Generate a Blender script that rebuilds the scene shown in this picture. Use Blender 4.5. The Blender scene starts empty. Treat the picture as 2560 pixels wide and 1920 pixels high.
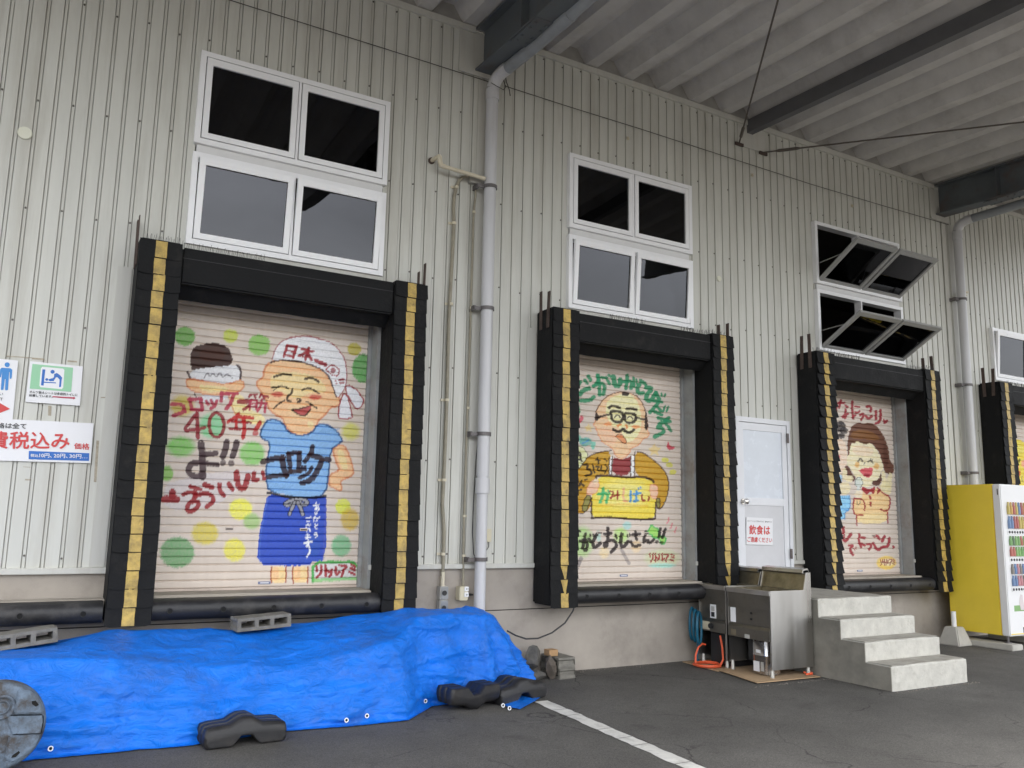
import bpy, bmesh, math, random
import numpy as np
from mathutils import Vector, Matrix, noise as mnoise

random.seed(7)
RAD = math.radians
scene = bpy.context.scene
col = scene.collection

# ------------------------------------------------------------------ camera
CAM = np.array([-0.98727, -7.47361, 1.54784])
CM = np.array([[0.8659818604, -0.4996784581, 0.0199212430],
               [0.0959867239, 0.1269927602, -0.9872483921],
               [0.4907769007, 0.8568513741, 0.1579359250]])   # rows: right, down, forward
FPX = 2094.203
cam_data = bpy.data.cameras.new('camera')
cam_data.sensor_fit = 'HORIZONTAL'
cam_data.sensor_width = 36.0
cam_data.lens = FPX / 2560 * 36.0
cam_data.clip_end = 2000
cam = bpy.data.objects.new('camera', cam_data)
col.objects.link(cam)
cam.matrix_world = Matrix((
    (CM[0][0], -CM[1][0], -CM[2][0], CAM[0]),
    (CM[0][1], -CM[1][1], -CM[2][1], CAM[1]),
    (CM[0][2], -CM[1][2], -CM[2][2], CAM[2]),
    (0, 0, 0, 1)))
scene.camera = cam

# ------------------------------------------------------------------ sky, sun, exposure
SUN_EL, SUN_AZ = 64.0, 182.0
world = bpy.data.worlds.new('World')
scene.world = world
world.use_nodes = True
wn, wl = world.node_tree.nodes, world.node_tree.links
wn.clear()
w_out = wn.new('ShaderNodeOutputWorld')
w_bg = wn.new('ShaderNodeBackground')
w_bg.inputs['Strength'].default_value = 0.13
sky = wn.new('ShaderNodeTexSky')
sky.sky_type = 'NISHITA'
sky.sun_disc = False
sky.sun_elevation = RAD(SUN_EL)
sky.sun_rotation = RAD(SUN_AZ)
sky.dust_density = 3.0
w_hs = wn.new('ShaderNodeHueSaturation')
w_hs.inputs['Saturation'].default_value = 0.22
w_tc = wn.new('ShaderNodeTexCoord')
w_map = wn.new('ShaderNodeMapping')
w_map.inputs['Scale'].default_value = (1.6, 1.6, 4.0)
w_no = wn.new('ShaderNodeTexNoise')
w_no.inputs['Scale'].default_value = 1.6
w_no.inputs['Detail'].default_value = 7
w_rmp = wn.new('ShaderNodeMapRange')
w_rmp.inputs['From Min'].default_value = 0.35
w_rmp.inputs['From Max'].default_value = 0.68
w_rmp.inputs['To Min'].default_value = 0.78
w_rmp.inputs['To Max'].default_value = 1.18
w_mul = wn.new('ShaderNodeMix')
w_mul.data_type = 'RGBA'
w_mul.blend_type = 'MULTIPLY'
w_mul.inputs[0].default_value = 1.0
wl.new(sky.outputs[0], w_hs.inputs['Color'])
wl.new(w_tc.outputs['Generated'], w_map.inputs['Vector'])
wl.new(w_map.outputs[0], w_no.inputs['Vector'])
wl.new(w_no.outputs['Fac'], w_rmp.inputs['Value'])
wl.new(w_hs.outputs[0], w_mul.inputs[6])
wl.new(w_rmp.outputs[0], w_mul.inputs[7])
wl.new(w_mul.outputs[2], w_bg.inputs['Color'])
wl.new(w_bg.outputs[0], w_out.inputs['Surface'])

sun_data = bpy.data.lights.new('sun', 'SUN')
sun_data.energy = 1.2
sun_data.angle = RAD(25)
sun_data.color = (1.0, 0.96, 0.9)
sun = bpy.data.objects.new('sun', sun_data)
col.objects.link(sun)
a = RAD(SUN_AZ)
sdir = Vector((math.sin(a) * math.cos(RAD(SUN_EL)), math.cos(a) * math.cos(RAD(SUN_EL)), math.sin(RAD(SUN_EL))))
sun.rotation_euler = sdir.to_track_quat('Z', 'Y').to_euler()
sun.location = (0, -20, 20)

scene.view_settings.view_transform = 'Standard'
scene.view_settings.look = 'None'
scene.view_settings.exposure = 2.22
scene.view_settings.gamma = 1.0
scene.view_settings.use_curve_mapping = False
scene.cycles.max_bounces = 6
scene.cycles.diffuse_bounces = 4
scene.cycles.glossy_bounces = 3
scene.cycles.caustics_reflective = False
scene.cycles.caustics_refractive = False
scene.cycles.use_denoising = True


# ------------------------------------------------------------------ measuring helpers: a point of the photograph on a known plane
def _ray(px, py):
    return CM.T @ np.array([(px - 1280) / FPX, (py - 960) / FPX, 1.0])


def aty(px, py, y):
    d = _ray(px, py)
    return CAM + d * ((y - CAM[1]) / d[1])


def atz(px, py, z):
    d = _ray(px, py)
    return CAM + d * ((z - CAM[2]) / d[2])


def atx(px, py, x):
    d = _ray(px, py)
    return CAM + d * ((x - CAM[0]) / d[0])


def lin(c):
    return tuple(((v / 255) / 12.92 if v / 255 <= 0.04045 else ((v / 255 + 0.055) / 1.055) ** 2.4) for v in c)


# ------------------------------------------------------------------ materials
MATS = {}


def mat(name, c, rough=0.6, metal=0.0, var=0.10, vscale=5.0, bump=0.0, bscale=80.0, spec=0.5,
        dirt=None, dirt_amt=0.0, dirt_scale=3.0, streak=False, rvar=0.08, dlo=0.5, dhi=0.72):
    """principled material with world-space noise for tone, wear and relief"""
    if name in MATS:
        return MATS[name]
    m = bpy.data.materials.new(name)
    m.use_nodes = True
    n, l = m.node_tree.nodes, m.node_tree.links
    b = n['Principled BSDF']
    b.inputs['Metallic'].default_value = metal
    b.inputs['Specular IOR Level'].default_value = spec
    g = n.new('ShaderNodeNewGeometry')
    pos = g.outputs['Position']
    if streak:
        mp = n.new('ShaderNodeMapping')
        mp.inputs['Scale'].default_value = (1.0, 1.0, 0.08)
        l.new(pos, mp.inputs['Vector'])
        vec = mp.outputs[0]
    else:
        vec = pos
    no = n.new('ShaderNodeTexNoise')
    no.inputs['Scale'].default_value = vscale
    no.inputs['Detail'].default_value = 6
    no.inputs['Roughness'].default_value = 0.62
    l.new(vec, no.inputs['Vector'])
    rg = n.new('ShaderNodeMapRange')
    rg.inputs['From Min'].default_value = 0.3
    rg.inputs['From Max'].default_value = 0.7
    rg.inputs['To Min'].default_value = 1 - var
    rg.inputs['To Max'].default_value = 1 + var
    l.new(no.outputs['Fac'], rg.inputs['Value'])
    mx = n.new('ShaderNodeMix')
    mx.data_type = 'RGBA'
    mx.blend_type = 'MULTIPLY'
    mx.inputs[0].default_value = 1.0
    mx.inputs[6].default_value = (*c, 1)
    l.new(rg.outputs[0], mx.inputs[7])
    out = mx.outputs[2]
    if dirt is not None:
        n2 = n.new('ShaderNodeTexNoise')
        n2.inputs['Scale'].default_value = dirt_scale
        n2.inputs['Detail'].default_value = 9
        n2.inputs['Roughness'].default_value = 0.7
        l.new(vec, n2.inputs['Vector'])
        r2 = n.new('ShaderNodeMapRange')
        r2.inputs['From Min'].default_value = dlo
        r2.inputs['From Max'].default_value = dhi
        r2.inputs['To Max'].default_value = dirt_amt
        l.new(n2.outputs['Fac'], r2.inputs['Value'])
        m2 = n.new('ShaderNodeMix')
        m2.data_type = 'RGBA'
        l.new(r2.outputs[0], m2.inputs[0])
        l.new(out, m2.inputs[6])
        m2.inputs[7].default_value = (*dirt, 1)
        out = m2.outputs[2]
    l.new(out, b.inputs['Base Color'])
    rr = n.new('ShaderNodeMapRange')
    rr.inputs['From Min'].default_value = 0.3
    rr.inputs['From Max'].default_value = 0.7
    rr.inputs['To Min'].default_value = max(0.02, rough - rvar)
    rr.inputs['To Max'].default_value = min(1, rough + rvar)
    l.new(no.outputs['Fac'], rr.inputs['Value'])
    l.new(rr.outputs[0], b.inputs['Roughness'])
    if bump > 0:
        nb = n.new('ShaderNodeTexNoise')
        nb.inputs['Scale'].default_value = bscale
        nb.inputs['Detail'].default_value = 4
        l.new(pos, nb.inputs['Vector'])
        bp = n.new('ShaderNodeBump')
        bp.inputs['Strength'].default_value = bump
        bp.inputs['Distance'].default_value = 0.01
        l.new(nb.outputs['Fac'], bp.inputs['Height'])
        l.new(bp.outputs[0], b.inputs['Normal'])
    MATS[name] = m
    return m


def paint_material(name, rough=0.5):
    m = bpy.data.materials.new(name)
    m.use_nodes = True
    n, l = m.node_tree.nodes, m.node_tree.links
    b = n['Principled BSDF']
    at = n.new('ShaderNodeAttribute')
    at.attribute_name = 'Col'
    l.new(at.outputs['Color'], b.inputs['Base Color'])
    b.inputs['Roughness'].default_value = rough
    b.inputs['Specular IOR Level'].default_value = 0.25
    g = n.new('ShaderNodeNewGeometry')
    nb = n.new('ShaderNodeTexNoise')
    nb.inputs['Scale'].default_value = 90
    l.new(g.outputs['Position'], nb.inputs['Vector'])
    bp = n.new('ShaderNodeBump')
    bp.inputs['Strength'].default_value = 0.08
    bp.inputs['Distance'].default_value = 0.01
    l.new(nb.outputs['Fac'], bp.inputs['Height'])
    l.new(bp.outputs[0], b.inputs['Normal'])
    return m


def glass_material(name, tint=0.35, ior=1.75):
    m = bpy.data.materials.new(name)
    m.use_nodes = True
    n, l = m.node_tree.nodes, m.node_tree.links
    n.clear()
    o = n.new('ShaderNodeOutputMaterial')
    t = n.new('ShaderNodeBsdfTransparent')
    t.inputs['Color'].default_value = (tint, tint * 1.02, tint * 1.05, 1)
    gl = n.new('ShaderNodeBsdfGlossy')
    gl.inputs['Roughness'].default_value = 0.012
    gl.inputs['Color'].default_value = (0.93, 0.94, 1.0, 1)
    g_ = n.new('ShaderNodeNewGeometry')
    nz = n.new('ShaderNodeTexNoise')
    nz.inputs['Scale'].default_value = 2.0
    l.new(g_.outputs['Position'], nz.inputs['Vector'])
    bp = n.new('ShaderNodeBump')
    bp.inputs['Strength'].default_value = 0.05
    bp.inputs['Distance'].default_value = 0.02
    l.new(nz.outputs['Fac'], bp.inputs['Height'])
    l.new(bp.outputs[0], gl.inputs['Normal'])
    fr = n.new('ShaderNodeFresnel')
    fr.inputs['IOR'].default_value = ior
    mx = n.new('ShaderNodeMixShader')
    l.new(fr.outputs[0], mx.inputs[0])
    l.new(t.outputs[0], mx.inputs[1])
    l.new(gl.outputs[0], mx.inputs[2])
    l.new(mx.outputs[0], o.inputs['Surface'])
    return m


# ------------------------------------------------------------------ mesh building
class MB:
    """collects shapes in world coordinates"""

    def __init__(self):
        self.v, self.f = [], []

    def add(self, v, f):
        o = len(self.v)
        self.v += [tuple(p) for p in v]
        self.f += [tuple(i + o for i in q) for q in f]
        return self

    def box(self, x0, x1, y0, y1, z0, z1):
        v = [(x0, y0, z0), (x1, y0, z0), (x1, y1, z0), (x0, y1, z0), (x0, y0, z1), (x1, y0, z1), (x1, y1, z1), (x0, y1, z1)]
        return self.add(v, [(0, 3, 2, 1), (4, 5, 6, 7), (0, 1, 5, 4), (1, 2, 6, 5), (2, 3, 7, 6), (3, 0, 4, 7)])

    def prism(self, poly, axis, a, b):
        """closed outline in the two other axes, pushed along axis from a to b"""
        n = len(poly)

        def pt(p, t):
            if axis == 'x':
                return (t, p[0], p[1])
            if axis == 'y':
                return (p[0], t, p[1])
            return (p[0], p[1], t)
        v = [pt(p, a) for p in poly] + [pt(p, b) for p in poly]
        f = [tuple(range(n))[::-1], tuple(range(n, 2 * n))]
        f += [(i, (i + 1) % n, n + (i + 1) % n, n + i) for i in range(n)]
        return self.add(v, f)

    def tube(self, path, r, n=10, cap=True):
        P = [Vector(p) for p in path]
        rs = r if isinstance(r, (list, tuple)) else [r] * len(P)
        up = None
        v, f = [], []
        for i, p in enumerate(P):
            if i == 0:
                t = (P[1] - P[0]).normalized()
            elif i == len(P) - 1:
                t = (P[-1] - P[-2]).normalized()
            else:
                t = ((P[i + 1] - p).normalized() + (p - P[i - 1]).normalized())
                t = t.normalized() if t.length > 1e-6 else (P[i + 1] - p).normalized()
            if up is None:
                up = t.orthogonal().normalized()
            else:
                up = (up - t * up.dot(t))
                up = up.normalized() if up.length > 1e-6 else t.orthogonal().normalized()
            s = t.cross(up)
            for k in range(n):
                a = 2 * math.pi * k / n
                v.append(p + (up * math.cos(a) + s * math.sin(a)) * rs[i])
        for i in range(len(P) - 1):
            for k in range(n):
                k2 = (k + 1) % n
                f.append((i * n + k, i * n + k2, (i + 1) * n + k2, (i + 1) * n + k))
        if cap:
            f.append(tuple(range(n))[::-1])
            f.append(tuple(range((len(P) - 1) * n, len(P) * n)))
        return self.add(v, f)

    def grid(self, pts):
        """pts[i][j] rows of points"""
        r, c = len(pts), len(pts[0])
        v = [p for row in pts for p in row]
        f = [(i * c + j, i * c + j + 1, (i + 1) * c + j + 1, (i + 1) * c + j) for i in range(r - 1) for j in range(c - 1)]
        return self.add(v, f)


WLOC = {}


def mk(name, mb, material, parent=None, smooth=False, bevel=0.0, seg=2, flip=False, recalc=True, origin=None):
    vs = np.array(mb.v, float)
    c = (vs.min(0) + vs.max(0)) / 2 if origin is None else np.array(origin, float)
    me = bpy.data.meshes.new(name)
    me.from_pydata([tuple(p) for p in (vs - c)], [], mb.f)
    if bevel > 0 or recalc:
        bm = bmesh.new()
        bm.from_mesh(me)
        if recalc:
            bmesh.ops.recalc_face_normals(bm, faces=bm.faces)
        if bevel > 0:
            ed = [e for e in bm.edges if len(e.link_faces) == 2 and e.calc_face_angle(0) > 0.5]
            bmesh.ops.bevel(bm, geom=ed, offset=bevel, segments=seg, affect='EDGES', clamp_overlap=True)
        bm.to_mesh(me)
        bm.free()
    me.materials.append(material)
    if smooth:
        me.polygons.foreach_set('use_smooth', [True] * len(me.polygons))
        try:
            me.set_sharp_from_angle(angle=RAD(40))
        except Exception:
            pass
    me.update()
    o = bpy.data.objects.new(name, me)
    col.objects.link(o)
    pl = np.zeros(3)
    if parent is not None:
        o.parent = parent
        pl = WLOC[parent.name]
    o.location = tuple(c - pl)
    WLOC[o.name] = c
    return o


def copy_at(o, wloc, parent=None, children=True):
    n = o.copy()
    col.objects.link(n)
    n.parent = parent
    pl = WLOC[parent.name] if parent is not None else np.zeros(3)
    n.location = tuple(np.array(wloc, float) - pl)
    WLOC[n.name] = np.array(wloc, float)
    if children:
        for ch in list(o.children):
            copy_at(ch, np.array(wloc) + (WLOC[ch.name] - WLOC[o.name]), n)
    return n


def empty(name, loc, label=None, cat=None, group=None):
    o = bpy.data.objects.new(name, None)
    o.empty_display_size = 0.1
    col.objects.link(o)
    o.location = loc
    WLOC[o.name] = np.array(loc, float)
    if label:
        tag(o, label, cat, group)
    return o


def tag(o, label=None, cat=None, group=None, kind=None):
    if label:
        o['label'] = label
    if cat:
        o['category'] = cat
    if group:
        o['group'] = group
    if kind:
        o['kind'] = kind
    return o


def bx(name, x0, x1, y0, y1, z0, z1, m, parent=None, bevel=0.0, seg=2):
    return mk(name, MB().box(x0, x1, y0, y1, z0, z1), m, parent, bevel=bevel, seg=seg)


# flat lettering and flat printed shapes -------------------------------------------------
_dg = None


def letter(string, bl, br, tl, y, m, parent, weight=0.0, name='lettering'):
    """printed line whose box has these photograph corners, laid on the plane y"""
    cu = bpy.data.curves.new('t', 'FONT')
    cu.body = string
    cu.resolution_u = 3
    ob = bpy.data.objects.new('t', cu)
    col.objects.link(ob)
    dg = bpy.context.evaluated_depsgraph_get()
    me = bpy.data.meshes.new_from_object(ob.evaluated_get(dg))
    col.objects.unlink(ob)
    bpy.data.objects.remove(ob)
    bpy.data.curves.remove(cu)
    if len(me.vertices) == 0:
        return None
    co = np.zeros(len(me.vertices) * 3)
    me.vertices.foreach_get('co', co)
    co = co.reshape(-1, 3)
    lo, hi = co.min(0), co.max(0)
    u = (co[:, 0] - lo[0]) / max(1e-6, hi[0] - lo[0])
    v = (co[:, 1] - lo[1]) / max(1e-6, hi[1] - lo[1])
    A, B, C = aty(*bl, y), aty(*br, y), aty(*tl, y)
    P = A + np.outer(u, B - A) + np.outer(v, C - A)
    mb = MB()
    F = [tuple(p.vertices) for p in me.polygons]
    bpy.data.meshes.remove(me)
    # heavier print: the same glyphs laid again, each a hair in front of the last
    hgt = float(np.linalg.norm(C - A))
    sh = [(0, 0)] if weight <= 0 else [(0, 0), (-1, 0), (1, 0), (0, 1), (0, -1)]
    for k, (a_, b_) in enumerate(sh):
        mb.add([tuple(p + np.array([a_ * weight * hgt, -0.00025 * k, b_ * weight * hgt])) for p in P], F)
    return mk(name, mb, m, parent, recalc=False)


def shape_px(name, pts, y, m, parent, thick=0.0):
    """flat printed patch traced on the plane y"""
    P = [aty(px, py, y) for px, py in pts]
    if thick > 0:
        mb = MB().prism([(p[0], p[2]) for p in P], 'y', y, y + thick)
    else:
        mb = MB()
        mb.v = [tuple(p) for p in P]
        mb.f = [tuple(range(len(P)))]
    o = mk(name, mb, m, parent, recalc=thick > 0)
    return o


def ell(cx, cy, rx, ry, n=20, rot=0.0):
    c, s = math.cos(rot), math.sin(rot)
    return [(cx + rx * math.cos(t) * c - ry * math.sin(t) * s, cy + rx * math.cos(t) * s + ry * math.sin(t) * c)
            for t in [2 * math.pi * k / n for k in range(n)]]


# ------------------------------------------------------------------ palette
M_siding = mat('siding_steel', (0.60, 0.60, 0.55), 0.42, var=0.07, vscale=5.0, streak=True, dirt=(0.30, 0.27, 0.21), dirt_amt=0.42, dirt_scale=4.5, bump=0.03, bscale=2.2, dlo=.48)
M_siding_trim = mat('siding_trim', (0.58, 0.575, 0.53), 0.5, var=0.10, dirt=(0.28, 0.24, 0.19), dirt_amt=.4, dirt_scale=5, streak=True)
M_plinth = mat('plinth_concrete', (0.385, 0.345, 0.30), 0.9, var=0.12, vscale=2.0, bump=0.15, bscale=120, dirt=(0.16, 0.14, 0.12), dirt_amt=0.45, dirt_scale=1.8)
M_sill = mat('sill_concrete', (0.42, 0.38, 0.32), 0.9, var=0.15, vscale=6, bump=0.2, bscale=90, dirt=(0.15, 0.13, 0.11), dirt_amt=0.6)
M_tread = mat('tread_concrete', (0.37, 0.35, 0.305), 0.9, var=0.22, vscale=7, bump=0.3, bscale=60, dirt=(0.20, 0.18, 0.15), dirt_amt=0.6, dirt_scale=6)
M_concrete = mat('step_concrete', (0.52, 0.505, 0.455), 0.88, var=0.12, vscale=9, bump=0.35, bscale=55, dirt=(0.27, 0.25, 0.20), dirt_amt=0.7, dirt_scale=7, streak=False, dlo=.54, dhi=.78)
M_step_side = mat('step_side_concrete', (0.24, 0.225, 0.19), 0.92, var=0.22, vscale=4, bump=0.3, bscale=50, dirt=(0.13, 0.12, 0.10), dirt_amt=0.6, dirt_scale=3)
M_kerb = mat('kerb_concrete', (0.50, 0.48, 0.43), 0.9, var=0.12, vscale=6, bump=0.2, dirt=(0.2, 0.18, 0.15), dirt_amt=0.5)
M_block = mat('block_concrete', (0.20, 0.19, 0.165), 0.95, var=0.25, vscale=14, bump=0.6, bscale=160, dirt=(0.08, 0.075, 0.07), dirt_amt=0.6)
M_alu = mat('window_aluminium', (0.90, 0.905, 0.92), 0.35, metal=0.0, var=0.03, vscale=3)
M_alu_open = mat('sash_aluminium', (0.36, 0.36, 0.35), 0.4, var=0.05)
M_glass = glass_material('window_glass', 0.10, 1.5)
M_room = mat('room_lining', (0.22, 0.20, 0.18), 0.9, var=0.1)
M_canvas = mat('shelter_canvas', (0.0075, 0.0078, 0.0085), 0.7, var=0.3, vscale=7, bump=0.35, bscale=30, dirt=(0.035, 0.032, 0.028), dirt_amt=0.45, dirt_scale=5, spec=0.22, dlo=.55)
M_rubber = mat('bumper_rubber', (0.017, 0.017, 0.019), 0.5, var=0.3, vscale=5, bump=0.15, bscale=60, dirt=(0.13, 0.12, 0.11), dirt_amt=0.35, dirt_scale=5)
M_dark = mat('dark_hole', (0.006, 0.006, 0.006), 0.9, var=0.0)
M_yellow = mat('yellow_tape', (0.50, 0.345, 0.085), 0.5, var=0.28, vscale=10, bump=0.8, bscale=22, dirt=(0.10, 0.075, 0.04), dirt_amt=0.75, dirt_scale=11, dlo=.46)
M_rust = mat('rusty_bar', (0.085, 0.06, 0.05), 0.9, var=0.3, vscale=20, bump=0.3)
M_deck = mat('deck_underside', (0.57, 0.555, 0.535), 0.85, var=0.10, vscale=2.5, bump=0.12, bscale=60, dirt=(0.22, 0.20, 0.18), dirt_amt=0.3)
M_steel = mat('girder_paint', (0.11, 0.125, 0.135), 0.6, var=0.15, vscale=3, dirt=(0.13, 0.07, 0.045), dirt_amt=0.75, dirt_scale=1.6)
M_purlin = mat('purlin_paint', (0.12, 0.12, 0.125), 0.6, var=0.12)
M_rod = mat('rod_steel', (0.10, 0.085, 0.07), 0.7, var=0.25, vscale=20)
M_pvc = mat('pipe_grey', (0.59, 0.59, 0.605), 0.4, var=0.10, vscale=6, streak=True, dirt=(0.25, 0.24, 0.24), dirt_amt=0.45, dirt_scale=6)
M_bracket = mat('bracket_zinc', (0.16, 0.15, 0.15), 0.6, metal=0.4, var=0.3, vscale=25, dirt=(0.10, 0.05, 0.03), dirt_amt=0.5)
M_cream = mat('cream_pipe', (0.66, 0.60, 0.46), 0.45, var=0.08)
M_conduit = mat('conduit_beige', (0.29, 0.265, 0.20), 0.55, var=0.15, vscale=14)
M_box = mat('box_grey', (0.45, 0.44, 0.41), 0.5, var=0.1)
M_ivory = mat('box_ivory', (0.62, 0.57, 0.42), 0.45, var=0.06)
M_steelplate = mat('switch_plate', (0.30, 0.31, 0.32), 0.35, metal=0.7, var=0.1)
M_white = mat('white_plastic', (0.80, 0.80, 0.80), 0.4, var=0.02)
M_black = mat('black_plastic', (0.018, 0.018, 0.02), 0.45, var=0.2)
M_paper = mat('sign_paper', (0.80, 0.80, 0.82), 0.35, var=0.02, vscale=4)
M_guide = mat('guide_rail', (0.30, 0.31, 0.31), 0.6, var=0.15, vscale=5, dirt=(0.16, 0.09, 0.05), dirt_amt=0.55, dirt_scale=3.5)
M_door = mat('door_paint', (0.74, 0.75, 0.78), 0.4, var=0.03, vscale=4)
M_chrome = mat('knob_chrome', (0.6, 0.58, 0.55), 0.2, metal=1.0, var=0.05)
M_stain = mat('stainless_steel', (0.50, 0.49, 0.475), 0.36, metal=1.0, var=0.10, vscale=3, rvar=0.14, bump=0.05, bscale=4, dirt=(0.40, 0.37, 0.32), dirt_amt=0.35, dirt_scale=5, streak=True)
M_frontst = mat('dark_reflection_steel', (0.20, 0.19, 0.17), 0.42, metal=.9, var=0.2, vscale=6, dirt=(0.10, 0.08, 0.05), dirt_amt=.5, dirt_scale=6)  # stainless fryer fronts, with the dark surroundings they mirror painted into the colour
M_grease = mat('greasy_steel', (0.30, 0.27, 0.20), 0.42, metal=0.9, var=0.3, vscale=8, dirt=(0.16, 0.12, 0.05), dirt_amt=0.6, dirt_scale=5)
M_card = mat('cardboard', (0.46, 0.32, 0.19), 0.9, var=0.12, vscale=8)
M_bluehose = mat('blue_hose', (0.012, 0.12, 0.20), 0.4, var=0.1)
M_orange = mat('orange_hose', (0.80, 0.13, 0.05), 0.4, var=0.08)
M_weight = mat('weight_plastic', (0.015, 0.015, 0.017), 0.5, var=0.3, vscale=8, bump=0.25, bscale=130, dirt=(0.06, 0.05, 0.04), dirt_amt=0.4, dirt_scale=7)
M_basep = mat('base_plastic', (0.13, 0.175, 0.235), 0.65, var=0.35, vscale=14, bump=0.5, bscale=50, dirt=(0.052, 0.040, 0.030), dirt_amt=0.9, dirt_scale=8, dlo=.45, dhi=.62)
M_rock = mat('rock', (0.11, 0.105, 0.095), 0.9, var=0.35, vscale=14, bump=0.5, bscale=40)
M_rock2 = mat('brown_rock', (0.12, 0.10, 0.08), 0.9, var=0.35, vscale=14, bump=0.5, bscale=40)
M_brick = mat('buff_brick', (0.42, 0.26, 0.13), 0.9, var=0.15, vscale=30, bump=0.3)
M_vyellow = mat('vending_yellow', (0.88, 0.66, 0.060), 0.35, var=0.05, vscale=2)
M_line = mat('line_paint', (0.66, 0.65, 0.61), 0.8, var=0.12, vscale=9, dirt=(0.22, 0.21, 0.20), dirt_amt=0.6, dirt_scale=7)
M_wire = mat('wire', (0.05, 0.045, 0.04), 0.7, var=0.1)
M_screw = mat('screw', (0.10, 0.09, 0.08), 0.5, metal=0.5, var=0.1)


def flat(name, rgb, rough=0.45):
    return mat(name, lin(rgb), rough, var=0.04, vscale=6)


P_red = flat('print_red', (205, 60, 60))
P_blue = flat('print_blue', (35, 105, 190))
P_black = flat('print_black', (45, 45, 48))
P_green = flat('print_green', (150, 205, 165))
P_white = flat('print_white', (235, 235, 238))
P_man = flat('print_sky_blue', (55, 135, 205))
P_dkred = flat('print_dark_red', (180, 60, 85))
# ================================================================== GROUND
def asphalt_material():
    m = bpy.data.materials.new('asphalt')
    m.use_nodes = True
    n, l = m.node_tree.nodes, m.node_tree.links
    b = n['Principled BSDF']
    b.inputs['Roughness'].default_value = 0.85
    b.inputs['Specular IOR Level'].default_value = 0.35
    g = n.new('ShaderNodeNewGeometry')
    pos = g.outputs['Position']

    def noise(s, d=6, r=0.6):
        q = n.new('ShaderNodeTexNoise')
        q.inputs['Scale'].default_value = s
        q.inputs['Detail'].default_value = d
        q.inputs['Roughness'].default_value = r
        l.new(pos, q.inputs['Vector'])
        return q.outputs['Fac']

    def rng(src, a, b_, c, d):
        q = n.new('ShaderNodeMapRange')
        q.inputs['From Min'].default_value = a
        q.inputs['From Max'].default_value = b_
        q.inputs['To Min'].default_value = c
        q.inputs['To Max'].default_value = d
        l.new(src, q.inputs['Value'])
        return q.outputs[0]

    def mix(fac, ca, cb, mode='MIX'):
        q = n.new('ShaderNodeMix')
        q.data_type = 'RGBA'
        q.blend_type = mode
        if isinstance(fac, float):
            q.inputs[0].default_value = fac
        else:
            l.new(fac, q.inputs[0])
        for i, c in ((6, ca), (7, cb)):
            if isinstance(c, tuple):
                q.inputs[i].default_value = (*c, 1)
            else:
                l.new(c, q.inputs[i])
        return q.outputs[2]
    base = mix(rng(noise(1.1, 8, 0.65), 0.3, 0.7, 0, 1), (0.084, 0.080, 0.074), (0.130, 0.124, 0.115))
    speck = n.new('ShaderNodeTexVoronoi')
    speck.inputs['Scale'].default_value = 160
    l.new(pos, speck.inputs['Vector'])
    sp = rng(speck.outputs['Color'], 0.0, 1.0, 0.60, 1.40)
    c2 = mix(1.0, base, sp, 'MULTIPLY')
    stain = rng(noise(2.3, 10, 0.72), 0.60, 0.70, 0.0, 0.55)
    c3 = mix(stain, c2, (0.045, 0.042, 0.040))
    spot = rng(noise(9.0, 3, 0.5), 0.70, 0.76, 0.0, 0.6)
    c4 = mix(spot, c3, (0.03, 0.028, 0.026))
    # hairline cracks, only in patches
    wp = n.new('ShaderNodeTexNoise')
    wp.inputs['Scale'].default_value = 3.0
    wp.inputs['Detail'].default_value = 6
    l.new(pos, wp.inputs['Vector'])
    va = n.new('ShaderNodeVectorMath')
    va.operation = 'MULTIPLY_ADD'
    va.inputs[1].default_value = (.35, .35, .35)
    l.new(wp.outputs['Color'], va.inputs[0])
    l.new(pos, va.inputs[2])
    vc = n.new('ShaderNodeTexVoronoi')
    vc.feature = 'DISTANCE_TO_EDGE'
    vc.inputs['Scale'].default_value = 0.75
    l.new(va.outputs[0], vc.inputs['Vector'])
    ck = rng(vc.outputs['Distance'], 0.002, 0.007, 0.75, 0.0)
    pm = rng(noise(0.9, 3, .5), 0.46, 0.58, 0.0, 1.0)
    mm = n.new('ShaderNodeMath')
    mm.operation = 'MULTIPLY'
    l.new(ck, mm.inputs[0])
    l.new(pm, mm.inputs[1])
    c5 = mix(mm.outputs[0], c4, (0.028, 0.026, 0.025))
    oil = rng(noise(1.7, 4, .55), 0.62, 0.74, 0.0, 0.5)
    c6 = mix(oil, c5, (0.050, 0.047, 0.044))
    l.new(c6, b.inputs['Base Color'])
    bp = n.new('ShaderNodeBump')
    bp.inputs['Strength'].default_value = 0.5
    bp.inputs['Distance'].default_value = 0.008
    l.new(noise(140, 3, 0.6), bp.inputs['Height'])
    l.new(bp.outputs[0], b.inputs['Normal'])
    return m


M_asphalt = asphalt_material()
mb = MB()
S = 300.0
mb.add([(-S, -S, 0), (S, -S, 0), (S, S, 0), (-S, S, 0)], [(0, 1, 2, 3)])
tag(mk('ground', mb, M_asphalt, recalc=False), 'grey worn asphalt yard in front of the loading docks', kind='structure')

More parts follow.
